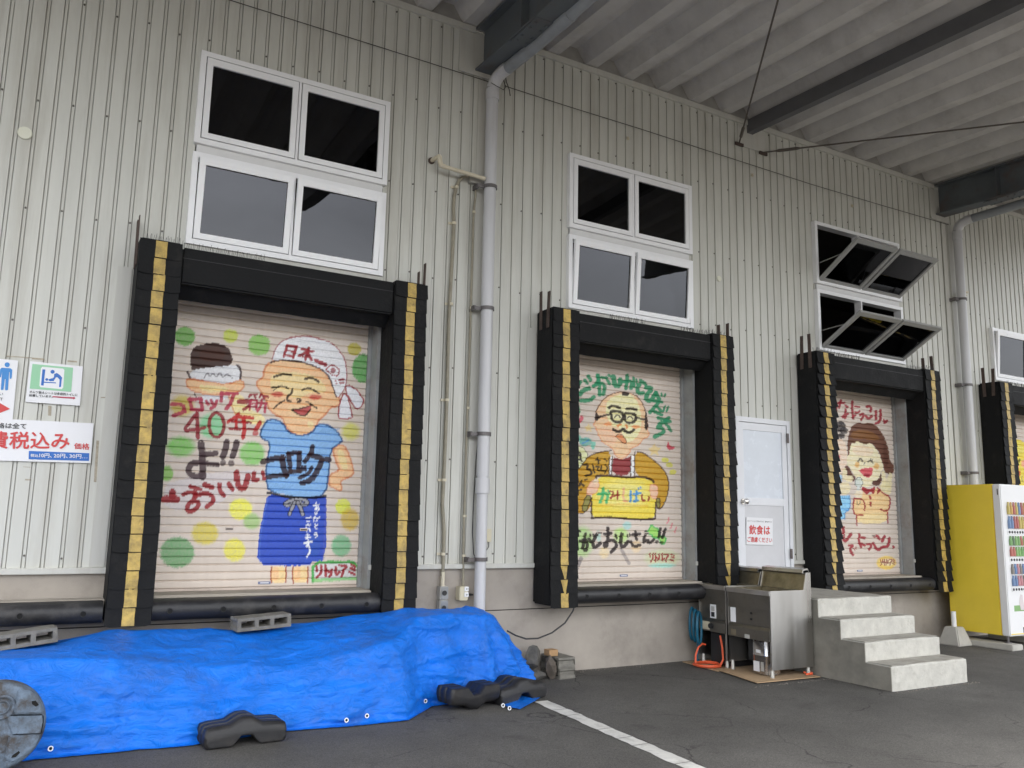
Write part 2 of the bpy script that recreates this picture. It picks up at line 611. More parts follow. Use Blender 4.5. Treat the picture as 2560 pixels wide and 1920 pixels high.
# painted bay line, ragged edges
mb = MB()
L0, L1 = atz(1352, 1752, 0.004), atz(1748, 1925, 0.004)
pts_l, pts_r = [], []
K = 60
for i in range(K + 1):
    t = i / K * 1.9
    c = L0 + (L1 - L0) * t
    w = 0.068
    pts_l.append((c[0] - w + random.uniform(-.009, .009), c[1], 0.004))
    pts_r.append((c[0] + w + random.uniform(-.009, .009), c[1], 0.004))
mb.v = []
cr = [0, 5, 8, 15, 19, 22, 29, 33, 41, 47, 53, K]
for a_, b_ in zip(cr[:-1], cr[1:]):        # worn paint, cracked right across
    sk = random.uniform(-.05, .05)
    L_, R_ = [list(p) for p in pts_l[a_:b_ + 1]], [list(p) for p in pts_r[a_:b_ + 1]]
    n_ = len(L_)
    L_[0][1] -= .008
    R_[0][1] -= .008
    o_ = len(mb.v)
    mb.v += [tuple(p) for p in L_] + [tuple(p) for p in R_]
    mb.f += [(o_ + i, o_ + i + 1, o_ + n_ + i + 1, o_ + n_ + i) for i in range(n_ - 1)]
tag(mk('road_marking', mb, M_line, recalc=True), 'white painted bay line running out from the wall across the asphalt', kind='structure')

# ================================================================== WAREHOUSE
DX = [0.0, 3.96, 7.93, 11.94]          # dock offsets
WX = [0.0, 3.955, 7.951, 11.964]       # window offsets
Z_TOP, Z_MID1, Z_MID2, Z_BOT = 5.625, 4.753, 4.669, 3.80
DOOR = (6.40, 7.33, 0.80, 2.83)
X0, X1 = -4.2, 16.0
bld = empty('warehouse_building', (6.0, 0, 0), 'ribbed grey steel warehouse with stacked windows above its loading docks', 'building')

openings = []
for k, w in enumerate(WX):
    openings.append((w + 0.02, w + 1.78, (Z_BOT if k < 3 else Z_BOT), (Z_TOP - 0.02 if k < 3 else Z_MID2 - 0.02)))
for d in DX:
    openings.append((d - 0.03, d + 1.80, 0.0, 3.46))
openings.append((DOOR[0] + 0.02, DOOR[1] - 0.02, 0.0, DOOR[3] - 0.02))

PITCH = 0.127
GX = 1.845          # a groove centre
edges = sorted({round(v, 4) for o in openings for v in o[:2]})


def siding_strip(i):
    xc = GX + i * PITCH
    gw = 0.017
    prof = [(xc - gw, 0.0), (xc - gw + .001, .026), (xc - gw + .0055, .026), (xc - gw + .0065, .009), (xc + gw - .0065, .009), (xc + gw - .0055, .026), (xc + gw - .001, .026), (xc + gw, 0.0), (xc + PITCH - gw, 0.0)]
    segs = []
    for (xa, ya), (xb, yb) in zip(prof[:-1], prof[1:]):
        cuts = [xa] + [e for e in edges if xa < e < xb] + [xb]
        for a_, b_ in zip(cuts[:-1], cuts[1:]):
            f = lambda x: ya + (yb - ya) * (x - xa) / (xb - xa)
            segs.append((a_, f(a_), b_, f(b_)))
    quads = []
    for xa, ya, xb, yb in segs:
        xm = (xa + xb) / 2
        iv = [(1.075, 6.74)]
        for o in openings:
            if o[0] < xm < o[1]:
                new = []
                for a_, b_ in iv:
                    if o[3] <= a_ or o[2] >= b_:
                        new.append((a_, b_))
                        continue
                    if o[2] > a_:
                        new.append((a_, o[2]))
                    if o[3] < b_:
                        new.append((o[3], b_))
                iv = new
        for a_, b_ in iv:
            quads.append((xa, ya, xb, yb, a_, b_))
    # pieces that do not touch each other (above and below a window) become panels of their own
    lab = list(range(len(quads)))
    for i_, q1 in enumerate(quads):
        for j_, q2 in enumerate(quads):
            if abs(q1[2] - q2[0]) < 1e-6 and q1[4] < q2[5] and q2[4] < q1[5]:
                a_, b_ = lab[i_], lab[j_]
                lab = [a_ if t == b_ else t for t in lab]
    for g_ in sorted(set(lab)):
        mb = MB()
        for t, (xa, ya, xb, yb, a_, b_) in zip(lab, quads):
            if t == g_:
                mb.add([(xa, ya, a_), (xb, yb, a_), (xb, yb, b_), (xa, ya, b_)], [(0, 1, 2, 3)])
        mk('siding_panel', mb, M_siding, bld, recalc=False)


for i in range(int((X0 - GX) / PITCH), int((X1 - GX) / PITCH)):
    siding_strip(i)

# small fixing screws in the grooves
mb = MB()
for i in range(int((X0 - GX) / PITCH), int((X1 - GX) / PITCH)):
    if i % 2:
        continue
    x = GX + i * PITCH
    for r in range(7):
        z = 1.18 + r * 0.915 + (0.012 if i % 4 else -0.012)
        if any(o[0] - .04 < x < o[1] + .04 and o[2] - .04 < z < o[3] + .04 for o in openings):
            continue
        mb.tube([(x, 0.009, z), (x, 0.002, z)], 0.0085, 6)
tag(mk('siding_screws', mb, M_screw, bld, recalc=False), kind='stuff')

# plinth, in cast sections, with a joint line
px_edges = [X0]
for d in DX:
    px_edges += [d - 0.03, d + 1.80]
px_edges.append(X1)
secs = [(px_edges[i], px_edges[i + 1], i % 2 == 0) for i in range(len(px_edges) - 1)]
for xa, xb, solid in secs:
    bx('plinth', xa, xb, 0.02, 0.25, -0.2, 0.635, M_plinth, bld)
    if solid:
        if xa < DOOR[0] < xb:
            bx('plinth', xa, DOOR[0], 0.015, 0.25, 0.645, 1.05, M_plinth, bld)
            bx('plinth', DOOR[1], xb, 0.015, 0.25, 0.645, 1.05, M_plinth, bld)
            bx('plinth', DOOR[0], DOOR[1], 0.015, 0.25, 0.645, 0.79, M_plinth, bld)
            fl = ((xa, DOOR[0]), (DOOR[1], xb))
        else:
            bx('plinth', xa, xb, 0.015, 0.25, 0.645, 1.05, M_plinth, bld)
            fl = ((xa, xb),)
        for a_, b_ in fl:
            bx('base_flashing', a_ + .002, b_ - .002, -0.035, 0.014, 1.052, 1.098, M_siding_trim, bld, bevel=0.004)
    else:
        bx('plinth', xa, xb, 0.015, 0.25, 0.645, 0.80, M_plinth, bld)
    bx('plinth_joint', xa, xb, 0.03, 0.24, 0.635, 0.645, M_dark, bld)
# dock slab edge (sill)
for d in DX:
    bx('dock_sill', d - 0.028, d + 1.798, -0.14, 0.30, 0.802, 0.882, M_sill, bld, bevel=0.008)
bx('dock_sill', X0, -0.36, -0.17, 0.013, 0.802, 0.868, M_sill, bld, bevel=0.008)
# opening linings beside the shutters
for d in DX:
    bx('door_reveal', d + 1.796, d + 1.86, -0.02, 0.30, 0.884, 3.44, M_guide, bld)
    bx('door_reveal', d - 0.09, d - 0.026, -0.02, 0.30, 0.884, 3.44, M_guide, bld)
    bx('door_lintel', d - 0.09, d + 1.86, -0.02, 0.30, 3.445, 3.52, M_guide, bld)
# dim rooms behind the wall
bx('room_back', X0, X1, 4.0, 4.1, -0.2, 7.1, M_room, bld)
bx('room_end', X0 - .1, X0, 0.02, 4.1, -0.2, 7.1, M_room, bld)
bx('room_end', X1, X1 + .1, 0.02, 4.1, -0.2, 7.1, M_room, bld)
bx('room_ceiling', X0, X1, 0.05, 4.0, 6.0, 6.1, M_room, bld)
bx('room_floor', X0, X1, 0.30, 4.0, 0.7, 0.88, M_room, bld)
# wall head: trim and closure behind the deck folds
for a_, b_ in ((X0, 2.742), (3.0, 10.73), (11.0, X1)):
    bx('wall_head_trim', a_, b_, -0.03, 0.016, 6.702, 6.772, M_siding_trim, bld, bevel=0.004)
M_closure = mat('deck_closure', (0.34, 0.33, 0.31), 0.9, var=0.15)
bx('wall_head_closure', X0, X1, 0.004, 0.05, 6.75, 7.06, M_closure, bld)
# blank plates on the wall round the steelwork
for a_, b_, c_, d_ in ((6.60, 7.10, 6.41, 6.70), (2.56, 3.02, 6.235, 6.70), (10.62, 11.06, 6.22, 6.70)):
    bx('cover_plate', a_, b_, -0.010, -0.003, c_, d_, M_siding_trim, bld)
    bx('cover_plate_lip', a_ - .005, b_ + .005, -0.022, -0.011, c_ - .02, c_ + .015, M_siding_trim, bld)
# corner flashing strips beside shelters, door and drainpipes
for x in (-0.50, 7.44, 3.46, 11.02, 2.80, 10.87):
    hi = 3.55 if x in (-0.50, 7.44, 3.46) else 6.20
    bx('cover_strip', x, x + 0.11, -0.012, -0.001, 1.10, hi, M_siding_trim, bld, bevel=0.003)


# windows ------------------------------------------------------------------
def sash(parent, x0, x1, z0, z1, tilt, m, y=-0.03):
    """one bottom-hung leaf with its pane"""
    h = z1 - z0
    t = RAD(tilt)
    fw = 0.052

    def P(x, d, u):          # u up the leaf, d out of the leaf
        return (x, y - u * math.sin(t) - d * math.cos(t), z0 + u * math.cos(t) - d * math.sin(t))

    def lbox(mb, xa, xb, ua, ub, da, db):
        v = [P(xa, da, ua), P(xb, da, ua), P(xb, db, ua), P(xa, db, ua), P(xa, da, ub), P(xb, da, ub), P(xb, db, ub), P(xa, db, ub)]
        mb.add(v, [(0, 3, 2, 1), (4, 5, 6, 7), (0, 1, 5, 4), (1, 2, 6, 5), (2, 3, 7, 6), (3, 0, 4, 7)])
    mb = MB()
    lbox(mb, x0, x0 + fw, 0, h, -0.012, 0.028)
    lbox(mb, x1 - fw, x1, 0, h, -0.012, 0.028)
    lbox(mb, x0 + fw, x1 - fw, 0, fw, -0.012, 0.026)
    lbox(mb, x0 + fw, x1 - fw, h - fw * 1.25, h, -0.012, 0.026)
    s = mk('sash', mb, m, parent)
    mb = MB()
    lbox(mb, x0 + fw - .004, x1 - fw + .004, fw - .004, h - fw * 1.25 + .004, 0.002, 0.007)
    mk('pane', mb, M_glass, parent)
    if tilt > 20:
        mb = MB()
        for xx in (x0 + .02, x1 - .02):
            mb.tube([P(xx, -0.01, h * .62), (xx, 0.02, z0 + h * .30)], 0.006, 6)
        mk('stay_arm', mb, M_alu_open, parent)
    return s


def window_unit(w, z0, z1, tilt, label, m=M_alu):
    fx0, fx1 = w, w + 1.80
    o = empty('window', (w + .9, 0, z0))
    o.parent = bld
    o.location = tuple(WLOC[o.name] - WLOC[bld.name])
    o['label'] = label
    fw = 0.048
    mb = MB()
    mb.box(fx0, fx0 + fw, -0.055, 0.06, z0, z1)
    mb.box(fx1 - fw, fx1, -0.055, 0.06, z0, z1)
    mb.box(fx0 + fw, fx1 - fw, -0.053, 0.06, z1 - fw, z1)
    mb.box(fx0 + fw, fx1 - fw, -0.053, 0.06, z0, z0 + fw)
    mk('frame', mb, M_alu, o)
    xm = (fx0 + fx1) / 2
    bx('mullion', xm - .011, xm + .011, -0.05, 0.06, z0 + fw, z1 - fw, M_alu, o)
    mb = MB()
    g = 0.008
    sash(o, fx0 + fw + g, xm - .011 - g, z0 + fw + g, z1 - fw - g, tilt, m)
    sash(o, xm + .011 + g, fx1 - fw - g, z0 + fw + g, z1 - fw - g, tilt, m)
    return o


wl_lab = ['above the shutter with the capped man in the blue apron', 'above the shutter with the man in glasses',
          'above the shutter with the brown-haired girl', 'at the right edge above the vending machine']
for k, w in enumerate(WX):
    op = k == 2
    if k < 3:
        window_unit(w, Z_MID1, Z_TOP, 57 if op else 0.0,
                    ('upper window with both sashes hung open ' if op else 'upper closed window with two black panes ') + wl_lab[k], M_alu_open if op else M_alu)
        bx('window_transom', w + .03, w + 1.77, -0.02, 0.06, Z_MID2 + .002, Z_MID1 - .002, mat('transom_grey', (0.70, 0.70, 0.70), .45, var=.04), bld)
    window_unit(w, Z_BOT + .03, Z_MID2, 60 if op else 4.0,
                ('lower window with both sashes hung open ' if op else 'lower window reflecting the grey sky ') + wl_lab[k], M_alu_open if op else M_alu)
    bx('window_sill_trim', w, w + 1.80, -0.03, 0.05, Z_BOT - .03, Z_BOT + .028, M_siding_trim, bld)

# side door -----------------------------------------------------------------
dr = empty('side_door', ((DOOR[0] + DOOR[1]) / 2, 0, 0.80))
dr.parent = bld
dr.location = tuple(WLOC[dr.name] - WLOC[bld.name])
dr['label'] = 'white metal side door with a round knob above the concrete steps'
mb = MB()
mb.box(DOOR[0], DOOR[0] + .05, -0.06, 0.06, 0.80, DOOR[3])
mb.box(DOOR[1] - .05, DOOR[1], -0.06, 0.06, 0.80, DOOR[3])
mb.box(DOOR[0] + .05, DOOR[1] - .05, -0.058, 0.06, DOOR[3] - .06, DOOR[3])
mk('door_frame', mb, M_door, dr)
dx0, dx1, dz0, dz1 = DOOR[0] + .056, DOOR[1] - .056, 0.81, DOOR[3] - .066
mb = MB()
st = 0.075
mb.box(dx0, dx0 + st, -0.045, 0.0, dz0, dz1)
mb.box(dx1 - st, dx1, -0.045, 0.0, dz0, dz1)
mb.box(dx0 + st, dx1 - st, -0.043, 0.0, dz1 - .09, dz1)
mb.box(dx0 + st, dx1 - st, -0.043, 0.0, 1.76, 1.85)
mb.box(dx0 + st, dx1 - st, -0.043, 0.0, dz0, dz0 + .12)
mk('door_leaf', mb, M_door, dr)
bx('door_panel', dx0 + st, dx1 - st, -0.030, -0.005, 1.85, dz1 - .09, mat('door_glazing', (0.66, 0.70, 0.76), 0.25, var=0.05, vscale=6), dr)
bx('door_panel', dx0 + st, dx1 - st, -0.030, -0.005, dz0 + .12, 1.76, mat('door_lower', (0.62, 0.62, 0.64), 0.4, var=0.05), dr)
mb = MB()
kx, kz = dx0 + .045, 1.80
mb.tube([(kx, -0.045, kz), (kx, -0.085, kz)], 0.016, 10)
mb.tube([(kx, -0.083, kz), (kx, -0.093, kz), (kx, -0.118, kz), (kx, -0.128, kz)], [0.018, 0.032, 0.032, 0.018], 14)
mb.tube([(kx, -0.0455, kz), (kx, -0.052, kz)], 0.036, 14)
mk('door_knob', mb, M_chrome, dr, smooth=True)
for z in (1.12, 2.55):
    bx('hinge', DOOR[1] - .066, DOOR[1] - .035, -0.075, -0.061, z, z + .12, M_bracket, dr)

# ================================================================== CANOPY
SL = -0.036
YE = -7.6


def zc(y):
    return -SL * y      # drop of the canopy towards its edge (y negative)


can = empty('canopy_roof', (6.8, 0, 6.7), 'folded grey metal canopy roof on dark steel girders over the docks', 'canopy')
FP = 0.531
F0 = 4.28
for i in range(int((X0 - F0) / FP), int((X1 - F0) / FP) + 1):
    xc = F0 + i * FP
    prof = [(xc - .27, 6.955), (xc - .205, 6.955), (xc - .085, 6.785), (xc + .065, 6.785), (xc + .195, 6.955), (xc + FP - .27, 6.955)]
    rows = []
    for y in (0.06, -2.0, -4.0, -6.0, YE):
        rows.append([(x, y, z + zc(y)) for x, z in prof])
    mb = MB().grid(rows)
    mk('deck_fold', mb, M_deck, can, recalc=False)
# roof skin above, keeps the daylight out
mb = MB()
mb.add([(X0, .5, 7.06 + zc(.5)), (X1, .5, 7.06 + zc(.5)), (X1, YE - .05, 7.06 + zc(YE)), (X0, YE - .05, 7.06 + zc(YE))], [(0, 1, 2, 3)])
mk('roof_skin', mb, M_deck, can, recalc=False)
M_gut = mat('gutter_paint', (0.22, 0.23, 0.24), 0.5, var=0.1)
mb = MB()
mb.prism([(YE - .02, 7.10 + zc(YE)), (YE - .02, 6.76 + zc(YE)), (YE - .22, 6.76 + zc(YE)), (YE - .22, 7.10 + zc(YE))], 'x', X0, X1)
mk('gutter', mb, M_gut, can)


def girder(x0, x1, zb, zt, name, fl=0.022, web=0.014, ye=YE):
    mb = MB()
    xm = (x0 + x1) / 2

    def slab(xa, xb, za, zb_):
        v = []
        for y in (-0.012, ye):
            v += [(xa, y, za + zc(y)), (xb, y, za + zc(y)), (xb, y, zb_ + zc(y)), (xa, y, zb_ + zc(y))]
        mb.add(v, [(0, 1, 2, 3), (4, 7, 6, 5), (0, 4, 5, 1), (1, 5, 6, 2), (2, 6, 7, 3), (3, 7, 4, 0)])
    slab(x0, x1, zb, zb + fl)
    slab(x0, x1, zt - fl, zt)
    slab(xm - web / 2, xm + web / 2, zb + fl, zt - fl)
    for y in (-0.95, -3.4, -5.9):
        for s in (-1, 1):
            xa, xb = (x0 + .008, xm - web / 2) if s < 0 else (xm + web / 2, x1 - .008)
            mb.box(xa, xb, y - .006, y + .006, zb + fl + zc(y), zt - fl + zc(y))
    # bolted splice plate under the flange
    mb.box(x0 + .012, x1 - .012, -1.25, -0.75, zb - .014 + zc(-1.0), zb - .002 + zc(-1.0))
    for yy in (-1.18, -1.08, -.92, -.82):
        for xx in (x0 + .05, x1 - .05):
            mb.tube([(xx, yy, zb - .014 + zc(yy)), (xx, yy, zb - .03 + zc(yy))], 0.013, 6)
    return mk(name, mb, M_steel, can)


girder(2.755, 2.965, 6.275, 6.775, 'girder')
girder(10.745, 10.965, 6.29, 6.775, 'girder')
girder(-5.2, -5.0, 6.275, 6.775, 'girder')
# channel purlin between the girders
mb = MB()
for (xa, xb, za, zb_) in ((6.765, 6.772, 6.60, 6.78), (6.772, 6.865, 6.60, 6.609), (6.772, 6.865, 6.771, 6.78)):
    v = []
    for y in (-0.012, YE):
        v += [(xa, y, za + zc(y)), (xb, y, za + zc(y)), (xb, y, zb_ + zc(y)), (xa, y, zb_ + zc(y))]
    mb.add(v, [(0, 1, 2, 3), (4, 7, 6, 5), (0, 4, 5, 1), (1, 5, 6, 2), (2, 6, 7, 3), (3, 7, 4, 0)])
mk('purlin', mb, M_purlin, can)


def rod(p0, p1, ext):
    p0, p1 = Vector(p0), Vector(p1)
    d = (p1 - p0).normalized()
    e = p0 + d * ext
    mb = MB().tube([p0, e], 0.0105, 8)
    r = mk('tie_rod', mb, M_rod, can)
    mb = MB().tube([p0 + d * .16, p0 + d * .20, p0 + d * .42, p0 + d * .46], [0.012, 0.021, 0.021, 0.012], 8)
    mk('turnbuckle', mb, M_rod, r)
    b = MB().box(p0.x - .07, p0.x + .07, -0.03, -0.011, p0.z - .035, p0.z + .005)
    mk('rod_anchor', b, M_rust, r)


rod(aty(1848, 358, -0.02), atz(1945, 0, 6.42), 5.4)
rod(aty(1908, 381, -0.02), atz(2560, 305, 6.44), 4.6)
rod((6.63 + 7.94, -.02, 6.43), (4.7 + 7.94, -2.4, 6.42), 4.0)
# ================================================================== PAINTED ROLLER SHUTTERS
def _hash(ix, iy, s):
    h = (ix * 374761393 + iy * 668265263 + s * 1442695041) & 0xFFFFFFFF
    h = ((h ^ (h >> 13)) * 1274126177) & 0xFFFFFFFF
    return ((h ^ (h >> 16)) & 0xFFFF) / 65535.0


def vnoise(x, y, s=0):
    ix, iy = np.floor(x).astype(np.int64), np.floor(y).astype(np.int64)
    fx, fy = x - ix, y - iy
    fx, fy = fx * fx * (3 - 2 * fx), fy * fy * (3 - 2 * fy)
    a_, b_ = _hash(ix, iy, s), _hash(ix + 1, iy, s)
    c_, d_ = _hash(ix, iy + 1, s), _hash(ix + 1, iy + 1, s)
    return (a_ * (1 - fx) + b_ * fx) * (1 - fy) + (c_ * (1 - fx) + d_ * fx) * fy


class Mural:
    """brush strokes and filled shapes laid on the shutter; q are traced points of the shutter plane"""

    def __init__(self, X, Z, yS, base, jit=1.0):
        d = np.stack([X - CAM[0], np.full_like(X, yS - CAM[1]), Z - CAM[2]])
        q = CM @ d
        self.u = 1280 + FPX * q[0] / q[2]
        self.v = 960 + FPX * q[1] / q[2]
        u, v = self.u, self.v
        self.ju = u + jit * ((vnoise(u * .55, v * .55, 1) - .5) * 2.6 + (vnoise(u * .13, v * .13, 2) - .5) * 2.4)
        self.jv = v + jit * ((vnoise(u * .55, v * .55, 3) - .5) * 2.6 + (vnoise(u * .13, v * .13, 4) - .5) * 2.4)
        tone = 0.95 + 0.10 * vnoise(X * 3, Z * 9, 5) - 0.05 * vnoise(X * 40, Z * 7, 6)
        self.c = np.array(lin(base))[None, :] * tone[:, None]
        self.dry = vnoise(u * .35 + 50, v * 1.4, 7)
        self.fr = (0, 0, 1)

    def frame(self, ox, oy, s):
        self.fr = (ox, oy, s)

    def _t(self, pts):
        ox, oy, s = self.fr
        return [(ox + x * s, oy + y * s) for x, y in pts]

    def _blend(self, idx, a, rgb):
        base = np.minimum(np.array(lin(rgb)) ** 1.12 * 1.14, 0.9)
        k = (0.90 + 0.2 * self.dry[idx])[:, None]
        self.c[idx] = self.c[idx] * (1 - a[:, None]) + base[None, :] * k * a[:, None]

    def _dist(self, P, closed, pad):
        xs, ys = [p[0] for p in P], [p[1] for p in P]
        m = (self.u > min(xs) - pad) & (self.u < max(xs) + pad) & (self.v > min(ys) - pad) & (self.v < max(ys) + pad)
        idx = np.nonzero(m)[0]
        if len(idx) == 0:
            return idx, None
        x, y = self.ju[idx], self.jv[idx]
        best = np.full(len(idx), 1e9)
        Q = P + [P[0]] if closed else P
        if len(Q) == 1:
            best = np.hypot(x - Q[0][0], y - Q[0][1])
        for (ax, ay), (bx_, by) in zip(Q[:-1], Q[1:]):
            dx, dy = bx_ - ax, by - ay
            L = dx * dx + dy * dy + 1e-9
            t = np.clip(((x - ax) * dx + (y - ay) * dy) / L, 0, 1)
            best = np.minimum(best, np.hypot(x - ax - t * dx, y - ay - t * dy))
        return idx, best

    def s(self, rgb, w, pts, a=0.93, closed=False):
        """brush stroke of width w"""
        P = self._smooth(self._t(pts), closed)
        r = w * self.fr[2] * 0.57
        idx, d = self._dist(P, closed, r + 6)
        if d is None:
            return
        al = np.clip((r - d) / 0.9 + .5, 0, 1) * a
        al = al * np.where((self.dry[idx] > .9) & (d > r * .55), .45, 1)
        self._blend(idx, al, rgb)

    def _smooth(self, P, closed):
        if len(P) < 3:
            return P
        for _ in range(1):
            Q = []
            n = len(P)
            if closed:
                for i in range(n):
                    a_, b_ = P[i], P[(i + 1) % n]
                    Q += [(a_[0] * .75 + b_[0] * .25, a_[1] * .75 + b_[1] * .25), (a_[0] * .25 + b_[0] * .75, a_[1] * .25 + b_[1] * .75)]
            else:
                Q = [P[0]]
                for i in range(n - 1):
                    a_, b_ = P[i], P[i + 1]
                    Q += [(a_[0] * .75 + b_[0] * .25, a_[1] * .75 + b_[1] * .25), (a_[0] * .25 + b_[0] * .75, a_[1] * .25 + b_[1] * .75)]
                Q.append(P[-1])
            P = Q
        return P

    def p(self, rgb, pts, a=0.95, line=None, lw=10, soft=0.9):
        """filled shape, with an optional brushed outline"""
        P = self._smooth(self._t(pts), True)
        xs, ys = [q[0] for q in P], [q[1] for q in P]
        m = (self.u > min(xs) - 4) & (self.u < max(xs) + 4) & (self.v > min(ys) - 4) & (self.v < max(ys) + 4)
        idx = np.nonzero(m)[0]
        if len(idx):
            x, y = self.ju[idx], self.jv[idx]
            ins = np.zeros(len(idx), bool)
            for (ax, ay), (bx_, by) in zip(P, P[1:] + P[:1]):
                if ay == by:
                    continue
                c = ((ay > y) != (by > y)) & (x < (bx_ - ax) * (y - ay) / (by - ay) + ax)
                ins ^= c
            self._blend(idx, ins * a, rgb)
        if line:
            self.s(line, lw, pts, closed=True)

    def e(self, rgb, cx, cy, rx, ry=None, a=0.9, soft=0.12):
        """dabbed round spot"""
        ry = ry or rx
        ox, oy, s = self.fr
        cx, cy, rx, ry = ox + cx * s, oy + cy * s, rx * s, ry * s
        r = np.hypot((self.ju - cx) / rx, (self.jv - cy) / ry)
        r = r + (vnoise(self.u * .5, self.v * .5, 11) - .5) * .16
        idx = np.nonzero(r < 1.2)[0]
        if len(idx):
            al = np.clip((1 - r[idx]) / soft + .5, 0, 1) * a * (0.86 + .28 * (self.dry[idx] - .5))
            self._blend(idx, np.clip(al, 0, 1), rgb)


SLAT = 0.0659
YS = 0.18
SKIN, SKIN2, SKL = (236, 194, 152), (242, 218, 168), (212, 148, 112)
RED = (160, 48, 56)


def mural_croquette(m):
    W6, W7, W8, W0 = (640, 820, .18083), (400, 960, .20492), (640, 1100, .22901), (380, 780, .43413)
    m.frame(*W0)
    for c, x, y, rx, ry, sf in [((98, 175, 60), 190, 140, 57, 57, .12), ((196, 208, 70), 452, 138, 43, 40, .2), ((128, 190, 78), 618, 190, 64, 60, .12),
                                ((190, 180, 42), 1165, 213, 40, 36, .15), ((66, 165, 70), 1215, 325, 62, 82, .08), ((206, 204, 92), 1145, 688, 50, 50, .5),
                                ((120, 195, 88), 165, 775, 80, 56, .5), ((130, 198, 100), 577, 815, 72, 68, .25), ((130, 185, 80), 85, 930, 38, 45, .25),
                                ((236, 230, 82), 510, 1135, 66, 62, .2), ((160, 195, 122), 575, 1205, 48, 46, .4), ((214, 200, 76), 305, 1275, 76, 66, .25),
                                ((226, 220, 84), 475, 1370, 62, 66, .2), ((106, 168, 112), 145, 1385, 98, 88, .10), ((216, 222, 66), 1100, 1120, 44, 46, .1),
                                ((206, 180, 74), 1140, 1195, 52, 64, .3), ((116, 184, 138), 1090, 1345, 56, 62, .2), ((206, 188, 82), 175, 540, 66, 60, .4),
                                ((130, 205, 155), 345, 655, 74, 72, .35)]:
        m.e(c, x, y, rx, ry, soft=sf)
    m.frame(*W7)
    m.p((212, 206, 210), [(180, 1190), (560, 1080), (1290, 1040), (1290, 1160), (900, 1300), (700, 1490), (40, 1560), (60, 1220)], a=.55)
    m.frame(*W0)
    m.p((68, 40, 34), [(235, 205), (300, 182), (370, 178), (430, 195), (455, 235), (468, 285), (440, 312), (340, 322), (250, 345), (225, 330), (218, 260)])
    m.p((92, 56, 44), [(270, 215), (380, 200), (430, 240), (400, 280), (280, 290)], a=.4)
    m.p((226, 226, 228), [(212, 345), (290, 322), (400, 312), (490, 304), (515, 325), (512, 395), (440, 418), (330, 404), (222, 388)])
    m.s((70, 45, 45), 11, [(206, 345), (222, 392)])
    m.s((70, 45, 45), 11, [(488, 305), (512, 330), (510, 395)])
    m.s((150, 146, 150), 6, [(300, 380), (318, 345), (335, 378), (352, 345), (370, 380), (392, 345), (408, 382), (430, 352), (462, 380)])
    m.p(SKIN2, [(440, 470), (520, 470), (560, 560), (655, 600), (640, 665), (560, 640), (470, 600)])
    m.s(SKL, 5, [(440, 480), (480, 600), (560, 640)])
    m.p((222, 222, 226), [(250, 478), (440, 482), (430, 505), (270, 530)])
    m.s((60, 50, 55), 6, [(245, 470), (262, 500)])
    m.p(SKIN, [(190, 390), (230, 384), (330, 405), (440, 418), (500, 392), (530, 403), (530, 440), (480, 465), (380, 482), (270, 468), (208, 440)], line=SKL, lw=7)
    m.p(SKIN2, [(260, 420), (340, 425), (450, 435), (420, 465), (300, 462)], a=.8)
    # head
    m.frame(*W6)
    head = [(150, 500), (250, 450), (450, 440), (650, 470), (850, 545), (980, 640), (1060, 800), (1110, 950), (1165, 975), (1170, 1040), (1120, 1080),
            (1030, 1100), (950, 1210), (850, 1290), (845, 1340), (800, 1420), (720, 1480), (600, 1490), (480, 1440), (400, 1340), (370, 1240),
            (250, 1190), (170, 1110), (150, 1000), (60, 870), (10, 790), (15, 730), (100, 690), (110, 600)]
    m.p(SKIN, head, line=SKL, lw=22)
    m.p(SKIN2, [(200, 640), (420, 600), (760, 640), (950, 760), (980, 900), (760, 880), (560, 1000), (420, 900), (200, 860)], a=.7)
    m.p((244, 206, 166), [(420, 1060), (640, 1030), (800, 1200), (700, 1300), (480, 1260)], a=.5)
    m.p((250, 222, 176), [(700, 1280), (790, 1290), (800, 1370), (720, 1380)], a=.6)
    cap = [(220, 450), (240, 370), (270, 270), (340, 190), (450, 140), (580, 115), (720, 110), (880, 150), (1010, 190), (1110, 260), (1200, 370), (1240, 470),
           (1260, 600), (1262, 770), (1220, 870), (1130, 960), (1105, 930), (1060, 800), (980, 640), (850, 545), (650, 470), (450, 440), (250, 445)]
    m.p((230, 230, 232), cap)
    m.p((228, 228, 232), [(1220, 880), (1290, 1000), (1330, 1200), (1330, 1250), (1150, 1265), (1135, 1190), (1160, 1020)], line=RED, lw=16)
    m.p((228, 228, 232), [(1250, 780), (1370, 830), (1450, 930), (1500, 1010), (1450, 1100), (1380, 1118), (1340, 1060), (1240, 880)], line=RED, lw=16)
    m.s(RED, 14, [(225, 430), (260, 300), (340, 190), (470, 135)], a=.75)
    m.s(RED, 20, [(470, 135), (600, 112), (740, 110), (880, 150)], a=.8)
    m.s(RED, 14, [(880, 150), (1040, 200), (1140, 290), (1230, 430), (1260, 600), (1250, 770), (1210, 870), (1140, 960)], a=.8)
    m.s((58, 36, 34), 20, [(205, 475), (280, 450), (450, 448), (620, 470), (760, 512), (870, 552)])
    m.s((58, 36, 34), 16, [(870, 552), (950, 600), (1020, 690), (1060, 800), (1110, 950)])
    for q, w in [([(435, 240), (385, 390)], 34), ([(435, 238), (565, 262)], 32), ([(562, 255), (512, 405)], 34), ([(420, 308), (535, 328)], 28),
                 ([(395, 368), (510, 395)], 28), ([(635, 292), (790, 325)], 38), ([(730, 278), (682, 440)], 36), ([(690, 340), (590, 388)], 34),
                 ([(715, 335), (768, 440)], 36), ([(645, 400), (745, 412)], 24), ([(825, 448), (960, 505)], 46)]:
        m.s(RED, w, q)
    m.s(RED, 14, [(960, 570), (1065, 490), (1175, 605), (1090, 685), (960, 570)])
